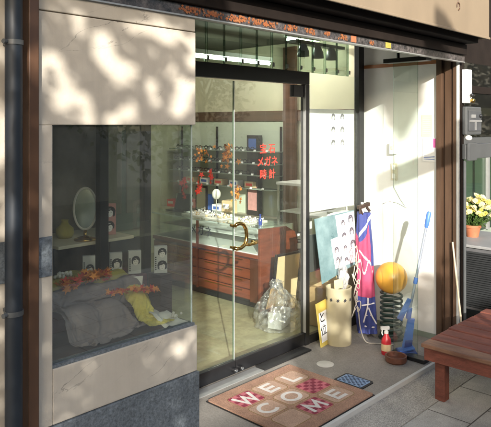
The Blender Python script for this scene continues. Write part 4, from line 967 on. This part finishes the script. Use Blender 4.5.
# ------------------------------------------------------------------ welcome mat
mx0, mx1, my0, my1 = 2.520, 3.285, 2.062, 2.732
wm = MB(); zt = FZ + .014
wm.plate(rrect(mx1 - mx0, my1 - my0, .012), (((mx0 + mx1) / 2, (my0 + my1) / 2, FZ + .0055), (1, 0, 0), (0, 1, 0)), .0085)
cw, ch = .200, .162; gx, gy = .214, .176
cxm, cym = (mx0 + mx1) / 2, (my0 + my1) / 2
LET = {'W': [[(-1.1, 1), (-.55, -1), (0, .55), (.55, -1), (1.1, 1)]], 'E': [[(.75, .82), (-.65, .82), (-.65, -.82), (.75, -.82)], [(-.6, 0), (.6, 0)]], 'L': [[(-.6, 1), (-.6, -.82), (.8, -.82)]],
       'C': [[(.95 * math.cos(a), .9 * math.sin(a)) for a in [.75 + k * (2 * PI - 1.5) / 20 for k in range(21)]]], 'O': [[(.95 * math.cos(a), .9 * math.sin(a)) for a in [2 * PI * k / 28 for k in range(28)]]],
       'M': [[(-.95, -1), (-.75, .8), (0, -.5), (.75, .8), (.95, -1)]]}
rows = ['WEL', 'CO#', '_ME']; pink = {(0, 0), (1, 2), (2, 1)}
for r_ in range(3):
    for c_ in range(3):
        cx, cy = cxm + (c_ - 1) * gx, cym + (1 - r_) * gy
        fr_ = ((cx, cy, zt), (1, 0, 0), (0, 1, 0))
        wm.m = 2; wm.plate(rrect(cw, ch, .03), fr_, .0006)
        wm.m = 3 if (r_, c_) in pink else 1
        wm.plate(rrect(cw - .010, ch - .010, .026), ((cx, cy, zt + .0002), (1, 0, 0), (0, 1, 0)), .0010)
        if (r_, c_) in pink:
            wm.m = 4; n_ = 5; sw_, sh2 = (cw - .02) / n_, (ch - .02) / n_
            for i in range(n_):
                for k in range(n_):
                    if (i + k) % 2 == 0:
                        a0, b0 = cx - (cw - .02) / 2 + i * sw_, cy - (ch - .02) / 2 + k * sh2
                        wm.quad((a0, b0, zt + .0018), (a0 + sw_, b0, zt + .0018), (a0 + sw_, b0 + sh2, zt + .0018), (a0, b0 + sh2, zt + .0018))
        L = rows[r_][c_]
        if L not in '#_':
            wm.m = 5; lw_, lh_ = .062, .056
            for si, st_ in enumerate(LET[L]):
                cl_ = L == 'O'; wm.ribbon([(a * lw_, b * lh_) for a, b in st_], .025, ((cx, cy, zt), (1, 0, 0), (0, 1, 0)), .0026 + si * .0002, cl_)
wmt = thing('welcome_mat', 'brown doormat with white WELCOME letters and pink checked squares', 'doormat', (cxm, cym, FZ))
part('pile', wm, ['mat_brown', 'mat_cell', 'mat_line', 'mat_pink', 'mat_dark', 'mat_letter'], wmt)
part('rubber_backing', B(mx0 - .006, mx1 + .006, my0 - .006, my1 + .006, FZ, FZ + .005), 'black_rubber', wmt)

# blue floor grate
dg = thing('floor_grate', 'small blue ribbed plate in a dark frame sunk beside the doormat', 'floor plate', (3.37, 2.27, FZ))
part('frame', MB().plate(rrect(.155, .215, .02), ((3.375, 2.268, FZ), (1, 0, 0), (0, 1, 0)), .006), 'black_rubber', dg)
gq = MB(); gq.plate(rrect(.125, .185, .015), ((3.375, 2.268, FZ + .006), (1, 0, 0), (0, 1, 0)), .002); gq.m = 1
for i in range(9):
    for k in range(7):
        if (i + k) % 2 == 0: gq.box(3.375 - .054 + k * .0157, 3.375 - .054 + k * .0157 + .011, 2.268 - .083 + i * .0187, 2.268 - .083 + i * .0187 + .014, FZ + .0082, FZ + .0105)
part('plate', gq, ['drain_blue', 'drain_dark'], dg)
one('round_plate', MB().lathe([(0, .004), (.055, .004), (.06, .002), (.06, 0)], (3.485, 2.575, FZ), 32), 'cap', 'round pale cap set in the entrance floor between the doormat and the cream cylinder', 'floor plate', (3.485, 2.575, FZ), smooth='auto')

# ------------------------------------------------------------------ bench
bx0, bx1, by0, by1 = 3.49, 4.50, .40, 1.865
be = thing('wooden_bench', 'wide red brown slatted wooden bench on the pavement', 'bench', ((bx0 + bx1) / 2, 1.1, 0))
ns = 8; sw_ = (bx1 - bx0) / ns
q = random.Random(4)
for k in range(ns):
    dz = q.uniform(-.002, .002)
    part('slat', B(bx0 + k * sw_ + .006, bx0 + (k + 1) * sw_ - .006, by0, by1 + q.uniform(-.006, .003), .354 + dz, .38 + dz), 'bench_worn' if k == 0 else 'bench', be, bevel=.007)
ap = MB(); ap.box(bx0 + .035, bx0 + .065, by0 + .05, by1 - .012, .27, .3515); ap.box(bx1 - .065, bx1 - .035, by0 + .05, by1 - .012, .27, .3515); ap.box(bx0 + .066, bx1 - .066, by1 - .032, by1 - .014, .27, .3515); ap.box(bx0 + .066, bx1 - .066, by0 + .06, by0 + .09, .27, .3515)
part('apron', ap, 'bench', be, bevel=.004)
for x in (bx0 + .13, bx1 - .20):
    for y in (by1 - .10, by0 + .10):
        part('leg', B(x, x + .07, y, y + .065, 0, .35), 'bench', be, bevel=.006)

# ------------------------------------------------------------------ neighbouring shop at the right
nb = thing('neighbouring_shop', 'neighbouring shop front with a dark grey green window at the right edge', 'shop', (6, 3, 0))
part('upper_wall', B(5.555, 16, 3.0, 3.3, 2.42, 3.6), 'dark_brown', nb)
part('low_wall', B(5.555, 16, 3.0, 3.3, 0, .5), 'greygreen', nb)
part('window_rail', B(5.555, 16, 2.96, 2.999, 1.50, 1.58), 'meter', nb)
part('window_rail', B(5.555, 16, 2.97, 2.999, 2.08, 2.16), 'dark_brown', nb)
part('window_pane', B(5.555, 16, 3.0, 3.008, .501, 2.419), 'neighbour_glass', nb)
for x in (5.62, 7.2): part('window_frame', B(x, x + .04, 2.965, 2.9985, .5, 1.498), 'alu', nb)
part('inner_screen', B(5.605, 16, 3.25, 3.28, .505, 1.5), 'greygreen', nb)
part('inner_back', B(5.555, 16, 4.2, 4.25, .0, 2.6), 'dark_brown', nb)
part('inner_roof', B(5.555, 16, 3.305, 4.25, 2.601, 2.65), 'dark_brown', nb)
part('inner_panel', B(5.7, 16, 3.9, 3.93, 1.86, 1.98), 'brown_jamb', nb)
part('side_wall', B(5.555, 5.60, 3.31, 4.2, 0, 3.5), 'dark_brown', nb)
# electric boxes on the corner
mt = thing('meter_box', 'grey electric meter box with a glass face on the corner post', 'meter box', (4.68, 2.05, 1.65))
part('case', B(4.505, 4.775, 2.02, 2.058, 1.645, 1.86), 'meter', mt, bevel=.01)
part('window', B(4.53, 4.75, 2.010, 2.0195, 1.675, 1.83), 'meter_face', mt, bevel=.003)
part('divider', MB().box(4.535, 4.745, 2.004, 2.0095, 1.745, 1.757).box(4.635, 4.645, 2.004, 2.0095, 1.68, 1.744).box(4.565, 4.635, 2.004, 2.0095, 1.775, 1.80), 'alu', mt)
part('knob', MB().sphere((4.72, 2.005, 1.79), .014, 12), 'black', mt, smooth=True)
part('round_foot', MB().sphere((4.56, 2.03, 1.622), .035, 16, (1.1, .7, .6)), 'plastic_white', mt, smooth=True)
bs = MB().box(4.505, 5.6, 2.025, 2.058, 1.46, 1.575); bs.box(4.505, 4.65, 2.0, 2.0245, 1.45, 1.585)
one('mounting_bar', bs, 'meter', 'pale grey mounting bar under the meter box', 'bar', (4.6, 2.06, 1.5), bevel=.006)
wb = thing('breaker_box', 'narrow white box with a brass knob above the meter box', 'electric box', (4.60, 2.04, 1.87))
part('box', B(4.502, 4.59, 2.015, 2.058, 1.885, 2.14), 'plastic_white', wb, bevel=.006)
part('knob', MB().sphere((4.565, 2.0, 1.905), .020, 14), 'brass', wb, smooth=True).data
part('knob', MB().sphere((4.55, 2.0, 1.945), .014, 14), 'black', wb, smooth=True)
one('conduit', MB().tube([(4.525, 2.045, 0), (4.525, 2.045, 1.449)], .012, 12), 'meter', 'thin grey conduit running down the corner under the mounting bar', 'conduit', (4.525, 2.045, 0), smooth='auto')
lw = MB().tube([(4.70 + .05 * math.cos(a), 1.80, 2.22 + .09 * math.sin(a)) for a in [k * .35 for k in range(-2, 12)]] + [(4.72, 1.80, 2.40)], .005, 6)
one('wire_loop', lw, 'plastic_white', 'white looped wire hanging from the end of the fascia', 'wire', (4.7, 1.8, 2.2), smooth=True)
# cabinet with plant
ac = thing('louvred_cabinet', 'dark grey louvred outdoor cabinet under the potted flowers', 'outdoor cabinet', (5.9, 2.5, 0))
part('body', B(5.52, 6.3, 2.02, 2.90, .03, .598), 'ac_grey', ac, bevel=.006)
part('lid', B(5.50, 6.32, 2.0, 2.92, .599, .625), 'ac_top', ac, bevel=.006)
lvr = MB()
for k in range(26): lvr.obox((5.512, 2.42, .07 + k * .0195), (1, 0, .5), (0, 1, 0), (-.5, 0, 1), .012, .40, .003)
part('louvre', lvr, 'ac_dark', ac)
part('trim', MB().box(5.508, 5.5195, 2.005, 2.018, .04, .58), 'alu', ac)
pt = thing('potted_flowers', 'pale yellow chrysanthemums in a terracotta pot on the louvred cabinet', 'potted plant', (5.93, 2.60, .625))
part('pot', MB().lathe([(0, 0), (.055, 0), (.075, .09), (.082, .092), (.084, .118), (.074, .118), (.07, .10), (0, .095)], (5.93, 2.60, .625), 28), 'terracotta', pt, smooth='auto')
q = random.Random(31); lf = MB(); stm = MB(); fw_ = MB()
heads_ = []
for k in range(95):
    a = q.uniform(0, 2 * PI); r = .235 * math.sqrt(q.random()); z = .61 + .37 + .10 * q.random() * (1 - r / .26) - r * .5
    tip = Vector((5.99 + r * math.cos(a), 2.585 + r * math.sin(a), z)); heads_.append(tip)
    stm.tube([(5.93 + .02 * math.cos(a), 2.60 + .02 * math.sin(a), .70), (5.93 + .6 * r * math.cos(a), 2.60 + .6 * r * math.sin(a), .70 + (z - .70) * .5), tip], .0025, 5)
    for j in range(15):
        t_ = q.uniform(.15, .95); c = Vector((5.93, 2.60, .70)).lerp(tip, t_) + Vector((q.gauss(0, .02), q.gauss(0, .02), q.gauss(0, .015)))
        d = Vector((q.uniform(-1, 1), q.uniform(-1, 1), q.uniform(-.3, .6))).normalized(); sd = d.cross(Vector((q.uniform(-1, 1), q.uniform(-1, 1), 1))).normalized(); L = q.uniform(.022, .042)
        lf.poly([c, c + d * L * .5 + sd * L * .3, c + d * L, c + d * L * .5 - sd * L * .3])
for tip in heads_:
    r0 = q.uniform(.024, .040); fw_.m = q.choice((0, 1, 1)); nrm = Vector((q.uniform(-.9, .1), q.uniform(-.9, .2), .8)).normalized(); e1 = nrm.orthogonal().normalized(); e2 = nrm.cross(e1)
    for ring in range(3):
        n_ = 12 - ring * 3; rr_ = r0 * (1 - ring * .28)
        for k in range(n_):
            a = 2 * PI * k / n_ + ring * .3; d = e1 * math.cos(a) + e2 * math.sin(a); sd = nrm.cross(d)
            fw_.poly([tip + nrm * .003 * ring, tip + d * rr_ * .6 + sd * rr_ * .22 + nrm * (.004 + .005 * ring), tip + d * rr_ + nrm * (.002 + .010 * ring), tip + d * rr_ * .6 - sd * rr_ * .22 + nrm * (.004 + .005 * ring)])
part('stem', stm, 'leaf_green', pt); part('foliage', lf, 'leaf_green', pt); part('blossom', fw_, ['petal', 'petal_pale'], pt)
tr_ = MB().box(6.02, 6.28, 2.20, 2.32, .626, .66)
one('planter_tray', tr_, 'black', 'low black tray on the louvred cabinet beside the flower pot', 'tray', (6.15, 2.26, .611), bevel=.006)

# ------------------------------------------------------------------ street behind the camera: what shades and is mirrored
DX, DY, DZ = .85, 1.0, -.41
hs = thing('facing_house', 'low rendered house across the street with dark windows and grey roof', 'house', (-6, -11, 0))
part('wall', B(-24, 9, -14, -9.0, -.16, 4.6), 'stone_far', hs)
rf = MB(); rf.plate([(-8.6, 4.6), (-14.4, 4.6), (-11.5, 5.65)], ((-24.3, 0, 0), (0, 1, 0), (0, 0, 1)), 33.6)
part('roof', rf, 'roof_far', hs)
for k in range(9):
    x = -22.5 + k * 3.5
    fr2 = part('window', B(x, x + 1.7, -9.0, -8.94, .9, 2.3), 'plastic_white', hs); part('window_glass', B(x + .08, x + 1.62, -8.939, -8.93, .98, 2.22), 'window_far', fr2)
def street_tree(name, label, trunk, crown_pts, seed, lsize, k_=1):
    q = random.Random(seed); r = thing(name, label, 'tree', trunk)
    tx_, ty_, _ = trunk; c0 = sum((Vector(p) for p in crown_pts), Vector()) / len(crown_pts)
    tm = MB().tube([(tx_, ty_, -.1), (tx_ + .05, ty_, 1.2), (c0.x * .3 + tx_ * .7, c0.y * .3 + ty_ * .7, 2.4), tuple(c0)], [.13 * k_, .10 * k_, .08 * k_, .03 * k_], 12)
    for k in range(9):
        p = Vector(q.choice(crown_pts)); tm.tube([(tx_ + .05, ty_, 2.0 + k * .12), c0.lerp(p, .4), p], [.035 * k_, .02 * k_, .006 * k_], 6)
    part('trunk', tm, 'bark', r, smooth=True)
    cm = MB()
    for p in crown_pts:
        d = Vector((q.uniform(-1, 1), q.uniform(-1, 1), q.uniform(-1, 1))).normalized(); sd = d.orthogonal().normalized(); sd.rotate(Matrix.Rotation(q.uniform(0, 6), 3, d)); L = lsize * q.uniform(.7, 1.3); c = Vector(p)
        cm.poly([c - d * L * .5, c + sd * L * .32, c + d * L * .5, c - sd * L * .32])
    part('crown', cm, 'tree_leaf', r)
    return r
def on_wall(x, z, s): return (x - DX * s, 2.03 - DY * s, z - DZ * s)
# gaps in the crown: (x, z, half-length, half-width, tilt) where sun reaches the plaster
GAPS = [(1.335, 2.00, .105, .036, -.95), (1.41, 1.93, .06, .034, -.9), (1.175, 1.825, .055, .032, -.9), (1.265, 1.77, .055, .032, -.9), (1.735, 1.84, .085, .060, 1.2), (1.79, 2.02, .07, .035, 1.4),
        (1.125, 1.95, .05, .024, -.8), (1.55, 2.12, .10, .028, .1), (1.66, 2.10, .07, .028, .3), (1.24, 2.10, .06, .022, -.5), (1.46, 1.76, .04, .022, -.9), (1.57, 1.86, .045, .022, -.9), (1.10, 1.73, .03, .02, 0), (1.36, 1.735, .04, .016, 0),
        (1.72, .79, .05, .010, .3), (1.52, .76, .03, .006, .3), (1.05, 1.9, .03, .05, 0), (.97, 2.0, .02, .08, 0), (.97, 1.4, .02, .08, 0), (.93, 1.7, .03, .10, 0)]
def in_gap(x, z):
    for gx_, gz_, a, b, t_ in GAPS:
        dx, dz = x - gx_, z - gz_; u = dx * math.cos(t_) + dz * math.sin(t_); v = -dx * math.sin(t_) + dz * math.cos(t_)
        k = 1 + .9 * noise.noise(Vector((x * 16, 0, z * 16)))
        if (u / (a + .016)) ** 2 + (v / (b + .016)) ** 2 < k: return True
    return noise.noise(Vector((x * 27 + 3, 5, z * 27))) > (.40 if z > 1.66 else .50 if z > .9 else 2)
q = random.Random(77); cp = []
while len(cp) < 10500:
    x = q.uniform(.55, 2.02); z = q.uniform(.30, 2.72)
    if ((x - 1.28) / .74) ** 4 + ((z - 1.48) / 1.24) ** 4 > 1 or in_gap(x, z): continue
    cp.append(on_wall(x, z, q.gauss(4.0, .45)))
street_tree('street_tree', 'leafy street tree behind the viewer that dapples the plaster wall', (-2.2, -2.3, 0), cp, 1, .065)
cp = []
while len(cp) < 420:       # a small branchy crown whose shade tips onto the return wall
    y, z = q.uniform(2.36, 2.78), q.uniform(1.60, 2.10)
    if abs(y - 2.56) / .2 > (z - 1.58) / .32: continue
    s = q.gauss(6.2, .35); cp.append((4.48 - DX * s, y - DY * s, z - DZ * s))
while len(cp) < 1500:       # unseen low leaves added to shade the foot of the recess
    x, z = q.uniform(2.75, 4.35), q.uniform(.22, .86)
    if q.random() < (.05 if z < .54 else .25 + (z - .54) * 3) or noise.noise(Vector((x * 7, 2, z * 7))) > .38: continue
    cp.append(on_wall(x, z, q.gauss(5.6, .35)))
street_tree('street_tree', 'slim young street tree behind the viewer, its low leaves added to shade the recess', (-.55, -3.75, 0), cp, 2, .085, .3)
q = random.Random(5)  # trees added out of view for mottled reflections in the display pane
for (tx_, ty_, hh, rr_), lab in zip(((7.5, -5.2, 4.2, 1.7), (11.5, -6.8, 5.2, 2.2), (15.0, -4.0, 5.0, 2.0)), ('round bushy tree added down the street to be mirrored in the display window', 'tall broad tree added for reflections down the street beyond the round bushy tree', 'broad tree added for reflections farthest down the street')):
    cp = []
    blobs = [(Vector((tx_ + q.uniform(-1, 1) * rr_ * .6, ty_ + q.uniform(-1, 1) * rr_ * .6, hh * .62 + q.uniform(-.3, .38) * hh)), rr_ * q.uniform(.3, .5)) for k in range(14)]
    while len(cp) < 2600:
        c, r = q.choice(blobs); d = Vector((q.gauss(0, 1), q.gauss(0, 1), q.gauss(0, 1))).normalized(); cp.append(tuple(c + d * r * q.random() ** .4))
    street_tree('street_tree', lab, (tx_, ty_, 0), cp, 40 + int(tx_), .16)
tb_ = thing('mirrored_house', 'tall brown house added out of view to be mirrored in the neighbouring window', 'house', (21, -3, 0))  # unseen house put in for its dark reflection in the glass
part('wall', B(18, 26, -8, 1.0, -.16, 8.5), 'stone_far', tb_)
part('roof', B(17.7, 26.3, -8.3, 1.3, 8.5, 8.8), 'roof_far', tb_)
for y in (-6.5, -3.9, -1.3):
    for z in (1.0, 3.8, 6.2): part('window', B(17.95, 17.999, y, y + 1.3, z, z + 1.4), 'window_far', tb_)
ss = thing('street_sign', 'blue plate sign on a grey pole at the kerb behind the viewer', 'street sign', (2.30, -.5, 0))
part('pole', MB().tube([(2.30, -.5, 0), (2.30, -.5, 2.8)], .03, 14), 'meter', ss, smooth='auto')
part('plate', B(1.68, 2.27, -.512, -.50, 2.50, 2.66), 'sign_blue', ss, bevel=.004)

# ------------------------------------------------------------------ light, camera, view
w_ = bpy.data.worlds.new('World'); SC.world = w_; w_.use_nodes = True; nt = w_.node_tree
sk = nt.nodes.new('ShaderNodeTexSky'); sk.sky_type = 'NISHITA'; sk.sun_disc = False
hor = math.hypot(DX, DY); sk.sun_elevation = math.atan2(-DZ, hor); sk.sun_rotation = math.atan2(-DX, -DY) % (2 * PI); sk.altitude = 0; sk.air_density = 1.0; sk.dust_density = 2.5; sk.ozone_density = .8
bgn = nt.nodes['Background']; bgn.inputs['Strength'].default_value = .15; nt.links.new(sk.outputs['Color'], bgn.inputs['Color'])
sun = bpy.data.lights.new('sun', 'SUN'); sun.energy = 4.0; sun.angle = math.radians(.53); sun.color = (1, .95, .87)
so = bpy.data.objects.new('sun', sun); COL.objects.link(so); so.location = (-4, -6, 6); so.rotation_euler = Vector((DX, DY, DZ)).to_track_quat('-Z', 'Y').to_euler()
cam = bpy.data.cameras.new('camera'); co = bpy.data.objects.new('camera', cam); COL.objects.link(co); SC.camera = co
cam.sensor_fit = 'HORIZONTAL'; cam.sensor_width = 36; cam.lens = 36 * 619.5 / 491; cam.shift_y = -88.5 / 491; cam.clip_end = 500; cam.clip_start = .05
co.location = (0, 0, 1.72); co.rotation_euler = Vector((.7217, .692, 0)).to_track_quat('-Z', 'Y').to_euler()
vs = SC.view_settings; vs.view_transform = 'Standard'; vs.look = 'None'; vs.exposure = 1.25; vs.gamma = 1; vs.use_curve_mapping = False
